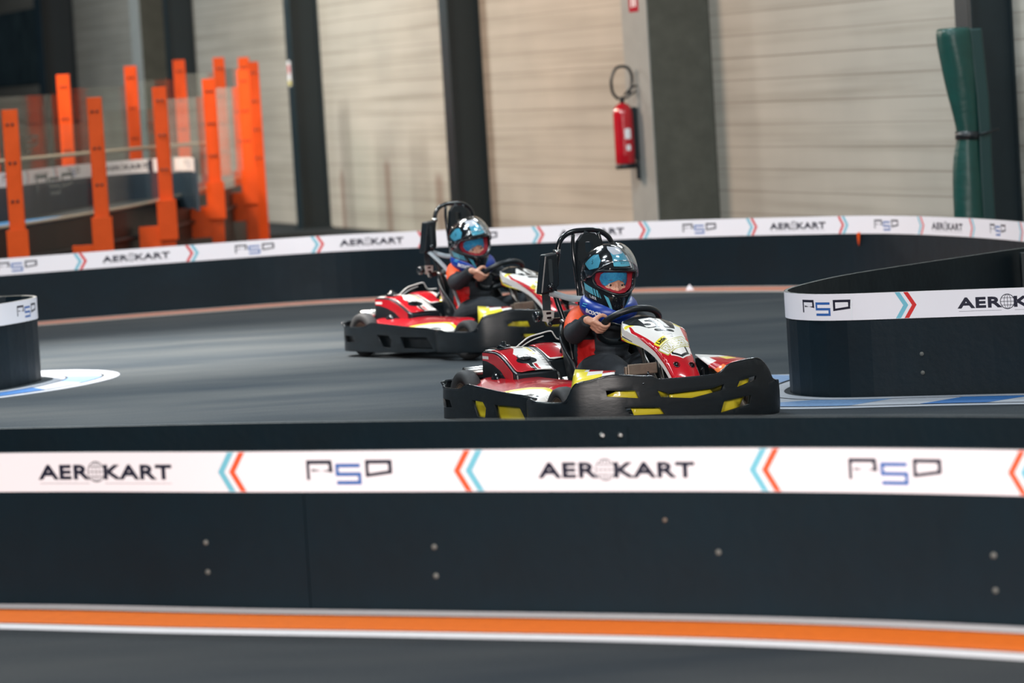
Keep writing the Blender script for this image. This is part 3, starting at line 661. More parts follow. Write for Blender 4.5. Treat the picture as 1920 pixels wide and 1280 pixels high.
def go_kart(label, loc, th, number, dark_slots=False):
    K = thing('go_kart', label, 'go-kart', (loc[0], loc[1], 0), R(th - 90), 'go-karts on the indoor track')
    # chassis
    b = MB()
    for s_ in (-1, 1):
        b.tube([(-.72, s_ * .16, .085), (-.3, s_ * .18, .07), (.2, s_ * .26, .07), (.45, s_ * .22, .07), (.66, s_ * .16, .08)], .016, 10)
        b.tube([(-.45, s_ * .2, .07), (-.45, s_ * .48, .08), (-.30, s_ * .53, .08), (.20, s_ * .53, .08), (.28, s_ * .4, .07), (.28, s_ * .2, .07)], .012, 10)
    b.tube([(.66, -.16, .08), (.70, 0, .08), (.66, .16, .08)], .016, 10); b.tube([(-.45, -.2, .07), (-.45, .2, .07)], .016, 10, sub=1); b.tube([(.28, -.26, .07), (.28, .26, .07)], .016, 10, sub=1)
    b.build('chassis_frame', m_gloss, K)
    b = MB(); b.box((.30, 0, .05), (.72, .44, .006)); b.build('floor_pan', m_steel, K)
    b = MB(); b.cyl((-.665, -.51, .132), (-.665, .51, .132), .02); b.build('rear_axle', m_steel, K)
    b = MB(); b.tube([(.42, -.46, .125), (.40, -.3, .11), (.36, -.05, .12), (.36, .05, .12), (.40, .3, .11), (.42, .46, .125)], .009, 8); b.build('tie_rod', m_steel, K)
    for x, y, r_, w_ in ((-.665, -.545, .132, .08), (-.665, .545, .132, .08), (.41, -.535, .117, .09), (.41, .395, .117, .09)):
        b = MB(); h = w_ / 2
        b.lathe([(.068, -h + .01), (r_ - .02, -h), (r_ - .006, -h + .012), (r_, -h + .03), (r_, h - .03), (r_ - .006, h - .012), (r_ - .02, h), (.068, h - .01)], (x, y, r_), (0, 1, 0), 40)
        t = b.build('tyre', m_rubber, K)
        b = MB(); b.lathe([(.001, -h + .03), (.03, -h + .03), (.035, -h + .045), (.058, -h + .04), (.070, -h + .008), (.074, -h + .012), (.074, h - .012), (.058, h - .04), (.03, h - .03), (.001, h - .03)], (x, y, r_), (0, 1, 0), 28, 0, False)
        b.build('wheel_rim', m_tan, t)
    # rear wrap-round protector
    for s_ in (-1, 1):
        pc = [(-.86, s_ * .30), (-.86, s_ * .45), (-.835, s_ * .56), (-.76, s_ * .622), (-.6, s_ * .635), (-.2, s_ * .62), (.17, s_ * .60), (.21, s_ * .58)]
        P_ = Path(pc); z0 = P_.find(-.80, s_ * .60)
        rimp = [(-z0, .205), (-.02, .207), (.012, .188), (.06, .180), (.25, .181), (.33, .205), (.42, .204), (.73, .187), (.90, .183), (P_.L - z0, .17)]
        outl = [(-z0, .035)] + rimp + [(P_.L - z0, .05), (.6, .035)]
        slots = [[(.035, .131), (.150, .128), (.172, .094), (.05, .088)], [(.400, .140), (.515, .137), (.545, .110), (.530, .063), (.450, .066)], [(.630, .130), (.890, .131), (.935, .083), (.945, .06), (.66, .063)]]
        sg = 1 if s_ < 0 else -1
        wp = lambda a, t: (*P_.off(min(max(a + z0, 0), P_.L), -sg * (.0 + .06 * max(0, t - .14) - .05 * max(0, .07 - t))), t)
        o = panel('side_protector', outl, [m_scuff], wp, (), slots, .03, K, .012, bevel=.003, offset=0)
        b = MB(); b.tube([V(wp(*q)) for q in rimp], .0065, 8, sub=3); b.build('rolled_edge', m_gloss, o)
        for a0, a1 in ((.37, .57), (.60, .97)):
            wy = lambda a, t: (*P_.off(a + z0, -sg * .028), t)
            panel('slot_insert', [(a0, .05), (a1, .05), (a1, .15), (a0, .15)], [m_scuff if dark_slots else m_kyel], wy, step=.04, parent=o, thick=.004)
    b = MB(); rb = [(-.86, y, 0) for y in (-.32, 0, .32)]
    b.box((-.865, 0, .13), (.03, .64, .13)); b.build('rear_bumper', m_scuff, K, .01)
    # front wrap-round bumper
    fc = [(.19, -.56), (.185, -.605), (.22, -.628), (.3, -.640), (.40, -.642), (.5, -.635), (.575, -.605), (.62, -.575), (.67, -.50), (.72, -.40), (.755, -.22), (.775, 0), (.77, .13), (.745, .29), (.705, .375), (.65, .425), (.57, .452), (.50, .475), (.40, .515), (.28, .53), (.2, .52)]
    F_ = Path(fc, 6); q0 = F_.find(.185, -.605) - .0
    g = lambda s_: s_ + q0 - .03
    rim = [(0.0 - q0 + .03, .165), (.03, .160), (.06, .163), (.12, .178), (.20, .168), (.42, .172), (.455, .20), (.478, .240), (.50, .258), (.56, .268), (.66, .286), (.80, .272), (.845, .268), (.88, .252), (1.11, .251), (1.17, .258), (1.20, .275), (1.235, .293), (1.36, .306), (1.41, .292), (1.45, .25), (1.475, .205), (1.53, .19), (1.75, .17), (F_.L - q0 + .03, .165)]
    outl = [(rim[0][0], .05)] + rim + [(rim[-1][0], .05), (1.6, .045), (1.45, .047), (1.1, .055), (.7, .06), (.3, .05)]
    sl = [[(.627, .223), (.760, .214), (.773, .180), (.631, .196)], [(.860, .209), (.915, .188), (1.116, .194), (1.185, .208), (1.170, .182), (1.022, .160), (.875, .176)],
          [(1.270, .217), (1.365, .229), (1.357, .212), (1.250, .186)], [(1.178, .134), (1.324, .146), (1.312, .107), (1.156, .080)], [(.705, .144), (.865, .131), (.888, .100), (.730, .106)]]
    wp = lambda a, t: (*F_.off(min(max(a + q0 - .03, 0), F_.L), -.10 * max(0, t - .17) - .25 * max(0, .07 - t)), t)
    fb = panel('front_bumper', outl, [m_scuff], wp, (), sl, .03, K, .014, bevel=.004, offset=0)
    b = MB(); b.tube([V(wp(*q)) for q in rim], .0065, 8, sub=3); b.build('rolled_edge', m_gloss, fb)
    ins = [[(.60, .17), (.80, .17), (.80, .235), (.66, .235), (.672, .212), (.63, .20)], [(.93, .19), (1.13, .19), (1.16, .150), (.93, .150)], [(1.23, .17), (1.36, .17), (1.345, .20), (1.36, .24), (1.24, .24)], [(1.15, .076), (1.27, .076), (1.32, .15), (1.16, .15)], [(.76, .09), (.91, .09), (.91, .15), (.74, .142)]]
    for i, pl in enumerate(ins):
        wy = lambda a, t: (*F_.off(min(max(a + q0 - .03, 0), F_.L), -.034 - .10 * max(0, t - .17)), t)
        panel('slot_insert', pl, [m_kyel], wy, step=.04, parent=fb, thick=.004)
    # right end block of the bumper (own bevelled face at the far corner)
    we = lambda a, t: (*F_.off(g(a), .006 - .25 * max(0, .07 - t)), t)
    panel('corner_guard', [(1.425, .048), (1.62, .05), (1.62, .185), (1.50, .200), (1.43, .19)], [m_plast], we, step=.03, parent=fb, thick=.012, bevel=.003)
    # bumper top decks
    def quadgrid(name, rows, mats, shapes_=None, parent=K, thick=.006):
        b = MB(); n = len(rows[0]); vs = [p for r_ in rows for p in r_]; fs = [(i * n + j, i * n + j + 1, (i + 1) * n + j + 1, (i + 1) * n + j) for i in range(len(rows) - 1) for j in range(n - 1)]
        b.add(vs, fs, 0, True)
        if shapes_: b.m = [shapes_[k] for k in range(len(fs))]
        o = b.build(name, mats, parent); so = o.modifiers.new('t', 'SOLIDIFY'); so.thickness = thick; so.offset = -1; return o
    KM = [m_kwhite, m_kyel, m_kred, m_korg, m_gloss]
    def rimpt(a, dz=0, inn=.0): s2 = float(np.interp(a, [r_[0] for r_ in rim], [r_[1] for r_ in rim])); x, y = F_.off(a + q0 - .03, -inn - .01); return (x, y, s2 + dz)
    st = [.455, .475, .495, .515, .535, .56, .585, .61, .64, .67]
    rows = []
    for k_ in range(4):
        w_ = k_ / 3; row = []
        for a in st:
            px_, py_, pz_ = rimpt(a); tgt = V((.47 + (a - .455) * .38, -.50 + (a - .455) * .75, .312 - (a - .455) * .08)); p0 = V((px_, py_, min(pz_, .286)))
            p = p0.lerp(tgt, w_); p.z += .012 * sin(pi * w_); row.append(tuple(p))
        rows.append(row)
    cols = []
    for k_ in range(3):
        for j in range(9): cols.append(([1, 1, 1, 1, 1, 1, 1, 0, 0], [1, 1, 1, 1, 0, 0, 0, 2, 2], [1, 1, 1, 0, 2, 2, 2, 2, 3])[k_][j])
    quadgrid('wing_cover', rows, KM, cols)
    # inner skirt of the right wing
    st2 = [1.17, 1.22, 1.28, 1.34, 1.39]
    rows = [[tuple(V(rimpt(a)).lerp(V((.46 + (1.39 - a) * .1, .10 + (a - 1.17) * .8, .330 - (a - 1.17) * .10)), w_)) for a in st2] for w_ in (0, .2, .45, .75, 1)]
    quadgrid('wing_cover', rows, KM, [3, 2, 2, 2, 2, 2, 2, 2, 0, 2, 1, 2, 0, 0, 0, 2])
    rows = [[(.745 + .01 * cos(y * 6), y, .245), (.68, y, .238), (.60, y, .232), (.52, y, .215)] for y in (-.30, -.2, -.1, 0, .1, .2)]
    quadgrid('nose_tray', rows, KM, [4, 2, 4, 0, 0, 4, 0, 2, 2, 2, 0, 2, 4, 0, 4])
    rows = [[(.73, y, .20), (.66, y, .165), (.60, y, .15)] for y in (-.25, -.12, 0, .12)]
    quadgrid('nose_underlay', rows, KM, [1, 1, 2, 2, 1, 0])
    # side pods
    for s_ in (-1, 1):
        wp = lambda x, w_: (x, s_ * (.603 - .26 * w_), .168 + .062 * sin(min(1, w_ * 1.25) * pi / 2) - .05 * max(0, (abs(x + .22) - .38) / .12) ** 2 * (w_ > .02))
        o = panel('side_pod', [(-.69, .25), (-.66, .02), (-.3, .0), (.1, .0), (.24, .05), (.27, .5), (.22, 1), (-.6, 1), (-.68, .6)], [m_kred, m_kyel, m_kwhite, m_gloss], wp,
                  [([[(-.26, -.01), (-.14, .22), (-.02, .36), (.12, .42), (.27, .40), (.27, -.01)]], 1), ([[(-.21, -.01), (-.10, .17), (.0, .29), (.12, .35), (.27, .32), (.27, -.01)]], 2), ([[(.03, .08), (.10, .17), (.20, .16), (.16, .03), (.03, .03)]], 3), ([[(.10, .02), (.13, .10), (.25, .13), (.25, .02)]], 2)], step=.04, parent=K, thick=.008)
        o['label'] = 'red side pod with yellow and white flash'
    # engine cover
    def cover(x0, x1, xr, y0, y1, zt, ze, art, name, side=True):
        prof = [(x0, .12), (x0, zt - .01), (x0 + .02, zt)] + [(xr + (x1 - xr) * k_ / 7, zt - (zt - ze) * (1 - cos(pi / 2 * k_ / 7 * 1.12)) / (1 - cos(pi / 2 * 1.12))) for k_ in range(8)] + [(x1 + .035, ze - .01), (x1 + .05, .16), (x1 + .03, .12)]
        b = MB(); n = len(prof); vs = [(x, y0, z) for x, z in prof] + [(x, y1, z) for x, z in prof]
        b.add(vs, [tuple(range(n)), tuple(range(2 * n - 1, n - 1, -1))] + [(i, (i + 1) % n, n + (i + 1) % n, n + i) for i in range(n)])
        o = b.build(name, m_plast, K, .008)
        top = prof[2:-2]; d = [0]
        for a, c_ in zip(top, top[1:]): d.append(d[-1] + math.hypot(c_[0] - a[0], c_[1] - a[1]))
        wt = lambda q, y: (float(np.interp(q, d, [t_[0] for t_ in top])), y, float(np.interp(q, d, [t_[1] for t_ in top])) + .004 + .008 * sin(pi * (y - y0) / (y1 - y0)))
        p_ = panel('top_sticker', [(.01, y0 + .006), (d[-1] - .02, y0 + .012), (d[-1] - .003, y0 + .03), (d[-1] - .003, y1 - .02), (.02, y1 - .008)], KM, wt, art(d[-1], y0, y1), step=.025, parent=o, thick=.003)
        return o, prof, d[-1]
    art = lambda D, a, c_: [([[(.08, a), (D, a), (D, a + .10), (D * .75, a + .085), (D * .55, a + .06), (D * .40, a + .09), (.10, a + .10)]], 2), ([rrect(D - .05, a + .105, .09, .018, .004)], 4), ([rrect(D - .04, a + .128, .06, .016, .004)], 2),
                            ([circle((D - .105, a + .10), .052, 20, .62)], 4), ([rrect(.16, c_ - .05, .14, .012, .004)], 1), ([rrect(.16, c_ - .03, .12, .008, .003)], 4)]
    o, prof, D = cover(-.685, -.33, -.56, -.448, -.235, .345, .262, art, 'engine_cover')
    ws = lambda x, z: (x, -.4535, z)
    ctop = [(x, z) for x, z in prof[1:-3]]
    outl = [(-.68, .13)] + [(max(x, -.68), z - .008) for x, z in ctop[1:]] + [(-.325, .20), (-.325, .13)]
    panel('side_sticker', outl, KM[2:3] + [m_plast, m_kwhite], ws, [([[(-.69, .12), (-.69, .302), (-.62, .299), (-.54, .284), (-.46, .258), (-.395, .215), (-.368, .12)]], 1), ([rrect(-.63, .315, .07, .014, .003)], 2)], step=.03, parent=o, thick=.003, smooth=False)
    b = MB(); b.lathe([(.001, .0), (.045, .0), (.05, .01), (.03, .02), (.001, .022)], (-.50, -.458, .20), (0, -1, 0), 20, 0, False); b.box((-.50, -.475, .20), (.10, .012, .02)); b.build('pull_starter', m_gloss, o)
    b = MB(); b.box((-.60, -.36, .352), (.13, .12, .008)); b.lathe([(.001, 0), (.035, 0), (.03, .012), (.012, .016), (.012, .028), (.001, .03)], (-.62, -.36, .356), (0, 0, 1), 20, 0, False); b.build('filler_cap', m_gloss, o)
    b = MB(); b.lathe([(.03, 0), (.036, .004), (.03, .008)], (-.42, -.35, .315), (.3, 0, 1), 24); b.lathe([(.001, 0), (.015, .004), (.001, .01)], (-.42, -.35, .312), (.3, 0, 1), 16, 0, False); b.build('cap_ring', m_gloss, o)
    art2 = lambda D, a, c_: [([[(0, a), (D * .9, a + .02), (D, a + .09), (.02, a + .12)]], 2), ([[(D * .62, c_ - .02), (D, c_ - .09), (D, c_ - .05), (D * .7, c_)]], 1)]
    cover(-.66, -.44, -.60, -.228, -.07, .350, .300, art2, 'tank_cover')
    for yy in (0,):
        b = MB(); fin = [(-.285, .335), (-.245, .362), (-.198, .390), (-.14, .402), (-.082, .410), (-.066, .392), (-.05, .370), (-.02, .365), (.02, .365), (.02, .25), (-.285, .25)]
        n = len(fin); vs = [(-.70, y, z) for y, z in fin] + [(-.685, y, z) for y, z in fin]
        b.add(vs, [tuple(range(n)), tuple(range(2 * n - 1, n - 1, -1))] + [(i, (i + 1) % n, n + (i + 1) % n, n + i) for i in range(n)]); o = b.build('rear_shroud', m_gloss, K)
        b = MB(); b.tube([(-.682, y, z) for y, z in fin[:9]], .0035, 8, sub=3); b.tube([(-.682, -.262, .335), (-.682, -.19, .372), (-.682, -.12, .390)], .003, 8); b.build('edge_highlight', m_kwhite, o)  # white tubes imitate the gloss highlight along the shroud's upper edge
    b = MB(); b.cyl((-.72, -.53, .245), (-.72, -.18, .245), .027, seg=24); b.tube([(-.72, -.2, .245), (-.70, -.10, .22), (-.60, -.12, .2)], .014, 10); b.build('muffler', m_steel, K)
    b = MB(); b.lathe([(.02, 0), (.03, .0), (.045, .012), (.045, .03), (.02, .03)], (-.35, -.2, .2), (0, -1, 0), 20); b.cyl((-.35, -.05, .2), (-.35, -.2, .2), .012); b.build('side_coupling', m_steel, K)
    # seat
    b = MB(); rings = []
    for i in range(9):
        t = i / 8; row = []
        for j in range(17):
            a = R(-112 + 224 * j / 16); top = .50 - .22 * (abs(a) / R(112)) ** 2; z = .075 + (top - .075) * t; rr_ = .165 + .03 * t
            row.append((-.235 - rr_ * 1.05 * cos(a) - .05 * t, (rr_ + .01) * sin(a), z))
        rings.append(row)
    n = 17; b.add([p for r_ in rings for p in r_], [(i * n + j, i * n + j + 1, (i + 1) * n + j + 1, (i + 1) * n + j) for i in range(8) for j in range(16)], 0, True)
    b.add([(-.40, -.13, .08), (-.40, .13, .08), (-.12, .13, .085), (-.12, -.13, .085), (-.06, -.12, .12), (-.06, .12, .12)], [(0, 1, 2, 3), (3, 2, 5, 4)])
    o = b.build('seat', m_plast, K); so = o.modifiers.new('t', 'SOLIDIFY'); so.thickness = .012
    # roll hoop
    b = MB()
    b.tube([(-.36, -.02 - .09, .10), (-.40, -.100, .25), (-.42, -.115, .42), (-.45, -.150, .585), (-.45, -.151, .66), (-.45, -.133, .765), (-.45, -.117, .835), (-.45, -.088, .870), (-.45, -.040, .888), (-.45, .02, .890), (-.45, .080, .886), (-.45, .125, .865), (-.45, .155, .83), (-.45, .170, .76), (-.45, .190, .66), (-.45, .19, .585), (-.42, .155, .42), (-.40, .14, .25), (-.36, .15, .10)], .0125, 12, sub=4)
    b.tube([(-.36, -.13, .10), (-.38, -.06, .40), (-.42, -.047, .625), (-.42, -.056, .73), (-.43, -.056, .81), (-.44, -.045, .875)], .009, 10); b.tube([(-.36, .17, .10), (-.38, .10, .40), (-.42, .087, .625), (-.42, .096, .73), (-.43, .096, .81), (-.44, .085, .875)], .009, 10)
    b.tube([(-.43, -.135, .35), (-.70, -.10, .10)], .011, 10, sub=1); b.tube([(-.43, .15, .35), (-.70, .12, .10)], .011, 10, sub=1)
    b.build('roll_hoop', m_gloss, K)
    b = MB()
    for y, z in ((-.118, .30), (-.127, .47), (-.14, .80)): b.lathe([(.0125, -.01), (.018, -.01), (.018, .01), (.0125, .01)], (-.43, y, z), (0, 0, 1), 16)
    b.build('clamp', m_steel, K)
    wh = lambda y, z: (-.402 - .06 * (z - .7), y, z)
    o = panel('headrest', [(-.046, .50), (.082, .50), (.087, .70), (.083, .80), (.074, .845), (.05, .872), (.018, .880), (-.014, .872), (-.038, .845), (-.047, .80), (-.050, .70)], [m_plast], wh, (), [rrect(.014, .812, .042, .052, .01)], .02, K, .03, offset=0, smooth=False)
    # belt reel box on the hoop
    a = [(-.213, .790), (-.145, .797), (-.145, .640), (-.178, .612), (-.245, .604)]
    b = MB(); vs = [(-.47, y, z) for y, z in a] + [(-.41, y, z) for y, z in a]; n = 5
    b.add(vs, [tuple(range(n)), tuple(range(2 * n - 1, n - 1, -1))] + [(i, (i + 1) % n, n + (i + 1) % n, n + i) for i in range(n)]); o = b.build('belt_guide_box', m_plast, K, .008)
    panel('height_slot', [(y + .0, z) for y, z in rrect(-.188, .712, .020, .115, .009)], [m_strap], lambda y, z: (-.407, y, z), step=.02, parent=o, thick=.002, smooth=False)
    panel('slot_rim', rrect(-.188, .712, .038, .14, .012), [m_scuff], lambda y, z: (-.4085, y, z), (), [rrect(-.188, .712, .022, .117, .009)], step=.02, parent=o, thick=.003, smooth=False)
    b = MB(); b.lathe([(.001, .0), (.016, .0), (.016, .012), (.001, .016)], (-.408, -.195, .637), (1, 0, 0), 18, 0, False); b.build('height_knob', m_gloss, o)
    b = MB(); b.box((-.44, -.150, .70), (.03, .02, .10)); b.box((-.44, -.155, .77), (.035, .022, .02)); b.build('box_bracket', m_gloss, o)
    b = MB(); b.box((-.44, -.205, .565), (.006, .040, .10)); o = b.build('lap_belt', m_strap, K)
    bp = [(-.232, .528), (-.172, .523), (-.176, .484), (-.196, .472), (-.206, .455), (-.216, .474), (-.236, .478), (-.228, .500)]
    panel('buckle', bp, [m_buckle, m_gloss], lambda y, z: (-.43, y, z), [([rrect(-.201, .513, .026, .012, .003)], 1), ([rrect(-.200, .491, .024, .010, .003)], 1)], step=.02, parent=K, thick=.008, smooth=False)
    b = MB(); b.lathe([(.001, -.015), (.024, -.015), (.024, .015), (.001, .015)], (-.45, -.253, .500), (0, 1, .1), 20, 0, False); b.lathe([(.001, .0), (.012, .0), (.001, .008)], (-.425, -.198, .462), (1, 0, 0), 14, 0, False); b.box((-.44, -.165, .472), (.02, .08, .03)); b.build('belt_reel', m_gloss, K)
    def strap(name, pts, w_, m_):
        P_, _ = smooth_path([V(p) for p in pts], [0] * len(pts), 6); b = MB(); vs = []; fs = []
        for i, p in enumerate(P_):
            t = (P_[min(i + 1, len(P_) - 1)] - P_[max(i - 1, 0)]).normalized(); s2 = t.cross(V((1, 0, .25))).normalized() * w_ / 2; vs += [p - s2, p + s2]
            if i: k_ = 2 * i; fs.append((k_ - 2, k_ - 1, k_ + 1, k_))
        b.add(vs, fs, 0, True); o = b.build(name, m_, K); so = o.modifiers.new('t', 'SOLIDIFY'); so.thickness = .003; return o
    strap('shoulder_belt', [(-.43, -.192, .608), (-.42, -.150, .595), (-.38, -.10, .575), (-.33, -.04, .57), (-.30, .03, .56)], .030, m_strapg)
    if dark_slots: strap('shoulder_belt', [(-.40, -.215, .610), (-.34, -.19, .555), (-.28, -.165, .49)], .030, m_strapg); strap('waist_belt', [(-.25, -.205, .470), (-.21, -.200, .42), (-.20, -.185, .367), (-.18, -.174, .30), (-.12, -.19, .22)], .022, m_strapg)
    # steering
    c0 = V((.035, -.010, .457)); e1 = V((0, 1, 0)); e2 = V((.82, 0, .572)).normalized(); en = V((.572, 0, -.82))
    b = MB(); b.tube([c0 + (e1 * cos(a) * (1 if abs(sin(a)) < 2 else 1) + e2 * sin(a) * .97) * .146 for a in [2 * pi * k_ / 24 for k_ in range(24)]], .0155, 14, closed=True, sub=2); sw = b.build('steering_wheel', m_plast, K)
    b = MB()
    for a in (-90, 20, 160): b.tube([c0 + en * .02, c0 + (e1 * cos(R(a)) + e2 * sin(R(a))) * .145], [.014, .011], 10, sub=1, flat=.5)
    b.lathe([(.001, -.012), (.04, -.012), (.045, 0), (.04, .012), (.001, .014)], c0 + en * .02, en, 20, 0, False); b.build('spokes', m_gloss, sw)
    b = MB(); b.cyl(c0 + en * .03, (.36, 0, .12), .011); b.tube([(.20, -.03, .40), (.28, -.06, .25), (.36, -.07, .08)], .008, 8); b.tube([(.20, .03, .40), (.28, .06, .25), (.36, .07, .08)], .008, 8); b.tube([(.24, -.01, .42), (.30, 0, .30), (.38, 0, .08)], .011, 10); b.build('steering_column', m_steel, K)
    # pedals and footrest plate
    b = MB(); b.box((.47, -.165, .285), (.01, .15, .05)); b.box((.45, -.235, .265), (.02, .02, .07)); b.build('pedal_plate', m_tan, K, .006)
    for s_ in (-1, 1):
        b = MB(); b.tube([(.55, s_ * .13, .08), (.50, s_ * .13, .18), (.47, s_ * .14, .27)], .007, 8); b.box((.465, s_ * .14, .27), (.012, .06, .08)); b.build('pedal', m_gloss, K)
    # front fairing with its number
    Lf, Rt = fair_edge(-1), fair_edge(1); outl = Lf + Rt[::-1]
    FM = [m_kwhite, m_kred, m_kyel, m_gloss, m_kwhite, m_korg, m_olive]
    edge = lambda l, k_: k_ * float(np.interp(l, SL, SA[:, 2]))
    swl = [(edge(l, -1) + o1_, -l) for l, o1_ in ((.13, .02), (.2, .0), (.27, -.0), (.34, -.001), (.45, -.01))] + [(-.045, -.45), (-.05, -.39), (-.074, -.33), (-.104, -.25), (-.120, -.20), (-.118, -.165)]
    swr = [(edge(l, 1) + .01, -l) for l in (.12, .2, .28, .36, .44)] + [(.072, -.43), (.090, -.33), (.104, -.25), (.118, -.20), (.132, -.15)]
    yl = [(-.16, -.145), (-.13, -.125), (-.09, -.135), (-.07, -.15), (-.10, -.150), (-.13, -.152), (-.15, -.165)]
    yr = [(.11, -.115), (.125, -.10), (.16, -.13), (.145, -.15), (.12, -.15)]
    plate_ = [(-.14, .01), (.14, .01), (.112, -.12), (.088, -.195), (.0, -.200), (-.048, -.20), (-.075, -.165), (-.115, -.135), (-.125, -.09)]
    shb = [(-.03, -.36), (.066, -.34), (.062, -.405), (.012, -.445), (-.03, -.42)]; shw = [(-.02, -.36), (.056, -.345), (.052, -.398), (.012, -.428), (-.02, -.412)]
    sho = [(-.034, -.355), (.071, -.335), (.067, -.41), (.012, -.453), (-.036, -.425)]
    low = [(-.09, -.42), (-.05, -.42), (.0, -.40), (.04, -.39), (.09, -.40), (.09, -.6), (-.09, -.6)]
    ra = R(30)
    def rotr(cx_, cy_, w_, h_, r_=.006): return [(cx_ + (x * cos(ra) - y * sin(ra)), cy_ + (x * sin(ra) + y * cos(ra))) for x, y in rrect(0, 0, w_, h_, r_)]
    shapes = [([swl], 1), ([swr], 1), ([low], 1), ([yl], 2), ([yr], 2), ([plate_], 3), *bold_text(number, 4, .090, .0075, sx=1.0, at=(.004, -.140), rot=R(4), space=1.22), ([rrect(.018, -.226, .098, .030, .014)], 3), ([sho], 4), ([shb], 3), ([shw], 4)]
    for k_, (y_, w_) in enumerate(((-.262, .05), (-.275, .045), (-.290, .035), (-.304, .055))): shapes.append(([rrect(.015, y_, w_, .0025 if k_ != 2 else .006, .001)], 3))
    shapes += [([rotr(.018, -.345, .194, .064)], 6), ([rotr(.018, -.345, .184, .054)], 4), *bold_text('RACER', 6, .036, .011, sx=.98, at=(.018, -.345), rot=ra), *bold_text('RACER', 4, .036, .0035, sx=.98, at=(.018, -.345), rot=ra), ([rotr(-.040, -.318, .082, .032)], 2), *bold_text('Little', 3, .020, .003, sx=1., at=(-.040, -.318), rot=ra)]
    fo = panel('nose_fairing', outl, FM, fair, shapes, (), .014, K, .006)
    fo['label'] = f'white and red fairing with number {number} on a black plate'
    for s_ in (-1, 1):     # folded side flanges
        def wf(nl, w_, s_=s_):
            l = nl; x, y, z = fair(s_ * float(np.interp(l, SL, SA[:, 2])), -l); k_ = float(np.interp(l, [0, .15, .3, .569], [.35, .9, .5, .5]))
            return x - .03 * w_ * k_, y + s_ * .004 * w_ * k_, z - .058 * w_ * k_
        panel('fairing_flange', [(.05, 0), (.56, 0), (.56, 1), (.16, 1), (.12, .85), (.05, .2)], [m_kwhite, m_kyel, m_kred, m_gloss], wf, [([[(.05, .45), (.24, .9), (.30, 1.01), (.05, 1.01)]], 1), ([[(.12, .75), (.2, 1.01), (.1, 1.01)]], 2), ([[(.24, .0), (.57, .0), (.57, .42), (.40, .36), (.30, .2)]], 2), ([[(.14, .52), (.22, .72), (.22, .80), (.14, .62)]], 3)], step=.025, parent=fo, thick=.004)
    for yy in (-.034, .042):
        x, y, z = fair(yy, -.484); b = MB(); b.lathe([(.013, 0), (.016, .003), (.013, .006)], (x, y, z), (.75, 0, .6), 18); b.lathe([(.001, .001), (.012, .001), (.001, .006)], (x, y, z), (.75, 0, .6), 14, 0, False); b.build('fastener', m_gloss, fo)
    b = MB(); b.box((.30, 0, .40), (.16, .12, .02)); b.tube([(.56, -.06, .22), (.48, -.05, .30), (.36, -.04, .38)], .008, 8); b.tube([(.56, .06, .22), (.48, .05, .30), (.36, .04, .38)], .008, 8); b.build('fairing_bracket', m_gloss, K)
    return K
go_kart('red and white rental kart number 51 in front, black wrap bumper with yellow slots', (.54, 17.8), 24, '51')
go_kart('red and white rental kart number 40 following behind the nearer kart', (-.06, 23.15), 36, '40', True)

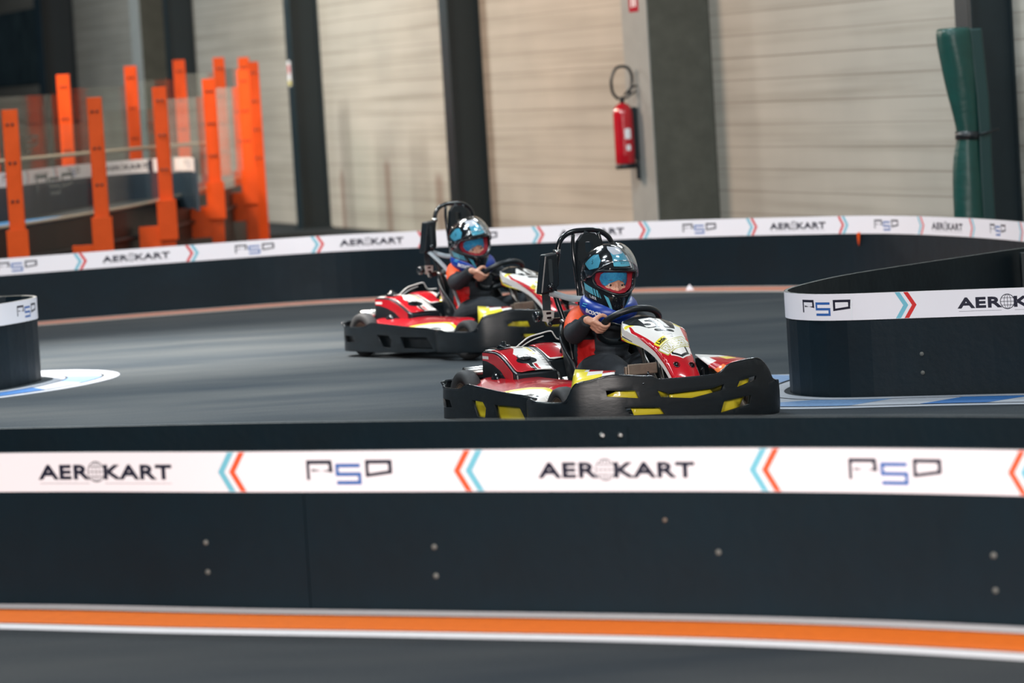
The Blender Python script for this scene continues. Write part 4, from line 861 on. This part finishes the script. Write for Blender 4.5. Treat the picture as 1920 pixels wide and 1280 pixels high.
# ---------------------------------------------------------------- drivers
def remesh(mb, name, mats, vox, parent=None, sm=2):
    o = mb.build(name, mats, None); md = o.modifiers.new('r', 'REMESH'); md.mode = 'VOXEL'; md.voxel_size = vox; md.use_smooth_shade = True
    s2 = o.modifiers.new('s', 'SMOOTH'); s2.factor = .5; s2.iterations = sm
    dg = bpy.context.evaluated_depsgraph_get(); me = bpy.data.meshes.new_from_object(o.evaluated_get(dg)); me.name = name
    old = o.data; o.modifiers.clear(); o.data = me; bpy.data.meshes.remove(old)
    me.materials.clear()
    for mm in (mats if isinstance(mats, (list, tuple)) else [mats]): me.materials.append(mm)
    me.polygons.foreach_set('use_smooth', [True] * len(me.polygons))
    if parent: o.parent = parent
    return o
def driver(label, loc, th, yaw, pitch, roll, hc):
    P_ = None; hc = V(hc)
    HR = Matrix.Rotation(R(yaw), 3, 'Z') @ Matrix.Rotation(R(pitch), 3, 'Y') @ Matrix.Rotation(R(roll), 3, 'X')
    H = lambda x, y, z: hc + HR @ V((x, y, z))
    c0 = V((.035, -.010, .457)); e1 = V((0, 1, 0)); e2 = V((.82, 0, .572)).normalized(); en = V((.572, 0, -.82))
    b = MB()
    # body: head, neck, trunk, limbs
    b.ball(H(.012, 0, -.005), .1, 24, 0, (.88, .74, 1.08), HR); b.ball(H(.060, 0, -.062), .052, 16, 0, (.85, .95, .95), HR)
    b.ball(H(.096, 0, -.036), .011, 10, 0, (1.1, .8, 1.9), HR); b.ball(H(.106, 0, -.050), .011, 10, 0, (1.1, 1.1, .8), HR)
    for s_ in (-1, 1):
        b.ball(H(.072, s_ * .038, -.056), .026, 12, 0, (1, 1, 1), HR); b.tube([H(.096, s_ * .008, -.006), H(.094, s_ * .026, -.003), H(.082, s_ * .042, -.010)], [.007, .008, .006], 8)
        b.ball(H(.0, s_ * .075, -.02), .018, 10, 0, (.8, .4, 1.3), HR)
    b.tube([hc + V((-.03, 0, -.06)), (-.215, 0, .555), (-.25, 0, .49)], [.045, .042, .055], 14)
    b.tube([(-.33, 0, .16), (-.31, 0, .28), (-.27, 0, .40), (-.25, 0, .50)], [.095, .09, .10, .07], 16)
    ang = {-1: 170, 1: -25}; wr = {}
    for s_ in (-1, 1):
        a = R(ang[s_]); rc = c0 + (e1 * cos(a) + e2 * sin(a) * .97) * .146; o_ = (e1 * cos(a) + e2 * sin(a)); T = (-e1 * sin(a) + e2 * cos(a)) * (1 if s_ > 0 else -1) # T: towards the top of the wheel
        f_ = en
        q = lambda o__, f__, t__: rc + o_ * o__ + f_ * f__ + T * t__
        # palm, then five fingers closed round the rim
        b.tube([q(.062, -.024, -.010), q(.044, -.014, -.006), q(.030, .004, -.002)], [.016, .020, .017], 12, sub=3)
        b.tube([q(.050, -.012, .012), q(.032, .012, .020)], [.014, .0105], 10, sub=1); b.tube([q(.050, -.014, -.020), q(.032, .010, -.028)], [.014, .010], 10, sub=1); b.tube([q(.032, .010, .022), q(.032, .010, -.028)], [.0095, .0095], 10, sub=1)
        for k_, (tt, ln, rr_) in enumerate(((.024, 1.0, .0072), (.008, 1.06, .0076), (-.009, 1.0, .0073), (-.026, .86, .0064))):
            b.tube([q(.034, .008, tt), q(.024, .024, tt * 1.05), q(.006, .0285 * ln, tt * 1.08), q(-.012 * ln, .022, tt * 1.1), q(-.020 * ln, .010, tt * 1.1)], [rr_ * 1.12, rr_ * 1.08, rr_, rr_ * .95, rr_ * .82], 10, sub=3); b.ball(q(-.020 * ln, .010, tt * 1.1), rr_ * .82, 8)
        b.tube([q(.046, -.016, .010), q(.032, -.023, .030), q(.012, -.028, .036), q(-.006, -.022, .036)], [.013, .0105, .0095, .0078], 10, sub=3); b.ball(q(-.006, -.022, .036), .0078, 8)
        wrist = q(.070, -.030, -.014); wr[s_] = (wrist, o_)
        sh = V((-.265, s_ * .115, .490)); el = V((-.135, s_ * .205, .425)) if s_ < 0 else V((-.13, .225, .36))
        b.tube([sh, el, wrist, q(.052, -.018, -.008)], [.035, .028, .020, .018], 12, sub=4)
        b.tube([(-.33, s_ * .07, .17), (-.08, s_ * .12, .25), (.10, s_ * .145, .275), (.28, s_ * .13, .20), (.46, s_ * .125, .10)], [.06, .055, .045, .04, .03], 12)
    body = remesh(b, 'person', m_skin, .0036, None, 2)
    body.location = (loc[0], loc[1], 0); body.rotation_euler = (0, 0, R(th - 90)); tag(body, label, 'person', None)
    # face details
    for s_ in (-1, 1):
        e = H(.0825, s_ * .030, -.030); b = MB(); b.ball(e, .0115, 16); eye = b.build('eye', m_eye, body)
        look = (HR @ V((1, .02, -.04))).normalized(); b = MB(); b.lathe([(.001, .0118), (.0035, .0116), (.0058, .0102), (.0058, .009)], e, look, 16, 0, False); b.build('iris', m_iris, eye)
        b = MB(); b.tube([H(.0935, s_ * .018, -.0225), H(.0955, s_ * .030, -.0195), H(.0885, s_ * .041, -.0240)], .0028, 8); b.build('eyelid', m_skin, body)
        b = MB(); b.tube([H(.101, s_ * .014, -.010), H(.0985, s_ * .030, -.0055), H(.090, s_ * .044, -.011)], [.0018, .0024, .0012], 8, flat=.6); b.build('eyebrow', m_lip, body)
    # racing suit
    b = MB()
    b.tube([(-.335, 0, .13), (-.325, 0, .26), (-.285, 0, .38), (-.262, 0, .47), (-.25, 0, .515)], [.13, .125, .132, .115, .075], 24); b.tube([(-.265, -.10, .480), (-.262, 0, .50), (-.265, .10, .480)], [.058, .07, .058], 18)
    for s_ in (-1, 1):
        w_, o_ = wr[s_]; sh = V((-.262, s_ * .120, .486)); el = V((-.138, s_ * .208, .424)) if s_ < 0 else V((-.13, .235, .35))
        wn = w_ - (el - w_).normalized() * .006
        b.tube([V((-.26, s_ * .09, .49)), sh, sh.lerp(el, .5) + V((0, s_ * .012, .0)), el, el.lerp(wn, .5) + V((0, 0, -.006)), wn], [.062, .060, .052, .048, .041, .031], 18, sub=5)
        b.tube([(-.33, s_ * .08, .165), (-.12, s_ * .125, .235), (.08, s_ * .15, .27), (.15, s_ * .15, .262), (.30, s_ * .135, .20), (.44, s_ * .125, .12)], [.085, .085, .068, .064, .056, .046], 18)
    # folds
    for k_ in range(5): z = .20 + .05 * k_; b.tube([(-.21 + .0 * k_, -.10, z), (-.165, 0, z + .012 * (-1) ** k_), (-.21, .10, z)], [.012, .018, .012], 8)
    for k_ in range(3): t_ = .3 + .22 * k_; p = V((-.262, -.120, .486)).lerp(V((-.138, -.208, .424)), t_); b.lathe([(.046, -.008), (.055, 0), (.046, .008)], p, (.7, -.5, -.3), 16)
    suit = remesh(b, 'racing_suit', [m_suit, m_suito, m_suitr], .0062, body, 4)
    me = suit.data
    for f in me.polygons:
        x, y, z = f.center
        sh_ = abs(y) > .088 - .25 * max(0, z - .53) and x < -.165 - .35 * (z - .50) and z > .405 + (x + .24) * .95
        if y > 0 and x > -.27: pass
        elif (sh_ and z > .42) or (abs(y) > .14 and x < -.235 and z > .42): f.material_index = 1
        elif abs(y) > .085 and .265 < z < .385 and x > -.30 + (z - .3) * .3 and abs(y) < .19 and x < -.175: f.material_index = 2
    # boots
    for s_ in (-1, 1):
        b = MB(); b.ball((.47, s_ * .125, .095), .05, 14, 0, (.9, .8, 1.1)); b.tube([(.45, s_ * .125, .085), (.50, s_ * .125, .12), (.535, s_ * .125, .17)], [.04, .036, .028], 12); remesh(b, 'shoe', m_plast, .006, body)
    # neck brace
    na = Matrix.Rotation(R(20), 3, 'Y'); nc = V((-.188, 0, .540)) + V((hc.x + .165, hc.y, 0)) * .6
    def wn_(u, v, add=0.):
        a = u; r_ = .098; t_ = .038 + .005 * cos(a); k_ = 1.15
        p = V(((r_ + (t_ + add) * cos(v)) * cos(a) * 1.02, (r_ + (t_ + add) * cos(v)) * sin(a) * 1.02, (t_ * k_ + add) * sin(v))); return nc + na @ p
    b = MB(); b.rings([[wn_(2 * pi * i / 48, 2 * pi * j / 20) for j in range(20)] for i in range(48)], closed=True); nb = b.build('neck_brace', m_neck, body)
    tl = text_loops("BOX'S", .019, .03, 1.15)
    wt = lambda X, Y: wn_(R(-57) + X / .140, .10 + Y / .05, .0012)
    panel('lettering', [(-.06, -.02), (.06, -.02), (.06, .02), (-.06, .02)], [m_hwhite, m_hwhite], wt, [(tl, 1)] + [(ribbon(l_, .003, True), 1) for l_ in tl], step=.008, parent=nb, bare=True)
    wt2 = lambda X, Y: wn_(R(-82) + X / .145, .5 + Y / .05, .0012)
    panel('lettering', [(-.03, -.03), (.03, -.03), (.03, .03), (-.03, .03)], [m_hwhite, m_hblue], wt2, [([[(-.02, .0), (.015, .008), (.018, .012), (-.02, .006)]], 1), ([[(-.022, -.012), (.012, -.006), (.015, -.002), (-.022, -.007)]], 1)], step=.008, parent=nb, bare=True)
    # balaclava
    def sph(lon, lat, rx, ry, rz, c_=(0, 0, 0)): lo, la = R(lon), R(lat); return H(c_[0] + rx * cos(la) * cos(lo), c_[1] + ry * cos(la) * sin(lo), c_[2] + rz * sin(la))
    cap = panel('balaclava', [(-170, -50), (170, -50), (170, 88), (-170, 88)], [m_cap], lambda a, c_: sph(a, c_, .0945, .0805, .1145, (.012, 0, -.005)), (), [[(-44, -60), (-46, -28), (-38, -14), (-22, -6), (0, 1), (20, -3), (36, -12), (46, -28), (44, -60)]], 7, body)
    # helmet
    def shell(lon, lat, add=0.):
        lo, la = R(lon), R(lat); cl = cos(la) if lat > 0 else cos(la) ** .55
        rx, ry, rz = .142 + add, .121 + add, (.146 if lat > 0 else .155 + .05 * max(0, cos(lo))) + add
        if cos(lo) < 0: rx *= .98
        fw = max(0, cos(lo)) ** 2 * max(0, sin(R(min(90, max(0, -lat * 1.6))))) * .028
        x = rx * cl * cos(lo) + fw; y = ry * cl * sin(lo) * (1 - .18 * max(0, cos(lo)) ** 1.5 * (lat < 0) * min(1, -lat / 40)); z = rz * sin(la)
        return H(x - .004, y, z)
    opening = [(-60, 8), (-63, -3), (-56, -11), (-40, -14.5), (-18, -17.5), (0, -18.5), (18, -17.5), (40, -14.5), (56, -11), (63, -3), (60, 8), (50, 14), (28, 17), (0, 18), (-28, 17), (-50, 14)]
    outer = [(-180, -38), (-140, -38), (-110, -41), (-80, -46), (-50, -52), (-25, -57), (0, -60), (25, -57), (50, -52), (80, -46), (110, -41), (140, -38), (180, -38), (180, 88), (-180, 88)]
    def mir(p): return [(-a, c_) for a, c_ in p]
    sh = []
    for f in (lambda p: p, mir):
        sh.append(([f([(-92, -13), (-52, -18), (-46, -29), (-88, -26)])], 1))
        for k_ in range(3): sh.append(([f([(-66 + 6 * k_, -14), (-64 + 6 * k_, -14), (-60 + 6 * k_, -31), (-62 + 6 * k_, -31)])], 0))
        sh.append(([f([(-40, -22), (-30, -25), (-18, -47), (-23, -49)])], 1)); sh.append(([f([(-56, -42), (-32, -46), (-19, -50), (-17, -57.5), (-28, -55)])], 2))
        sh.append(([f([(-100, 20), (-82, 42), (-66, 46), (-52, 34), (-54, 20), (-76, 12)])], 1)); sh.append(([f([(-128, -36), (-118, -36), (-112, 5), (-117, 12), (-124, 0)])], 1))
    sh.append(([[(-18, 26), (32, 26), (30, 46), (30, 66), (-36, 66), (-22, 45)]], 1)); sh.append(([[(-40, 62), (-18, 50), (24, 54), (44, 74), (-56, 74)]], 2)); sh.append((text_loops("BOX'S", 5.0, .03, 1.0, at=(10, 33)), 0)); sh.append(([[(34, 22), (40, 22), (38, 48), (30, 48)]], 2))
    sh.append((text_loops('S', 9, .05, .9, at=(-74, 28), rot=R(25)), 0)); sh.append((text_loops('S', 9, .05, .9, at=(74, 28), rot=R(-25)), 0))
    sh += bold_text('LS2', 2, 4.4, .7, sx=1.9, at=(-66, -33)) + bold_text('LS2', 2, 4.4, .7, sx=1.9, at=(66, -33))
    hm = panel('helmet', outer, [m_hblk, m_hblue, m_hwhite], shell, sh, [opening], 5, body, .012)
    # lining: red padding ring set inside the opening
    b = MB(); n = len(opening); r1_ = [shell(a, c_, -.012) for a, c_ in opening]; r2_ = [shell(a * .93, c_ * (.93 if c_ > 0 else 1.02), -.026) for a, c_ in opening]; r3_ = [shell(a * .88, c_ * (.90 if c_ > 0 else 1.04), -.040) for a, c_ in opening]
    b.add(r1_ + r2_ + r3_, [(i, (i + 1) % n, n + (i + 1) % n, n + i) for i in range(n)] + [(n + i, n + (i + 1) % n, 2 * n + (i + 1) % n, 2 * n + i) for i in range(n)], 0, True); b.build('red_lining', m_hred, hm)
    b = MB(); b.tube([shell(a, c_, .002) for a, c_ in opening], .005, 8, closed=True, sub=3); b.build('opening_gasket', m_plast, hm)
    # visor, swung up on its side pivots
    piv = V((.0, 0, -.002)); vr = Matrix.Rotation(R(-57), 3, 'Y')
    def vis(lon, lat):
        lo, la = R(lon), R(lat); p = V((.168 * cos(la) * cos(lo) + .006, .132 * cos(la) * sin(lo), .150 * sin(la))); p = vr @ (p - piv) + piv; return H(*p)
    vo = panel('visor', [(-86, -12), (-76, -20), (-55, -22), (0, -26), (55, -22), (76, -20), (86, -12), (84, 12), (60, 18), (0, 20), (-60, 18), (-84, 12)], [m_visor], vis, (), (), 6, hm, .0022)
    b = MB(); b.tube([vis(a, c_) for a, c_ in [(-86, -12), (-76, -20), (-55, -22), (-28, -24.5), (0, -26), (28, -24.5), (55, -22), (76, -20), (86, -12)]], .0022, 8, sub=5); b.build('visor_edge', glassy('visor_rim', (1, 1, 1, 1), .45, .15, (.7, .75, .78, 1)), vo)
    for s_ in (-1, 1): b = MB(); c_ = H(.0, s_ * .124, -.002); b.lathe([(.001, .010), (.022, .008), (.027, .0), (.027, -.006)], c_, HR @ V((0, s_, 0)), 24, 0, False); b.build('visor_pivot', m_hblk, hm)
    b = MB(); b.box(shell(0, 22, .004), (.01, .10, .006), HR); b.build('visor_seat', m_plast, hm)
    return body
driver('child driver of kart 51 in orange and black suit, clear visor raised, gripping the wheel', (.54, 17.8), 24, 0, 10, -4, (-.165, -.005, .685))
driver('child driver of the rear kart in orange and black suit, head turned towards the camera', (-.06, 23.15), 36, -7, 8, 6, (-.175, -.075, .660))
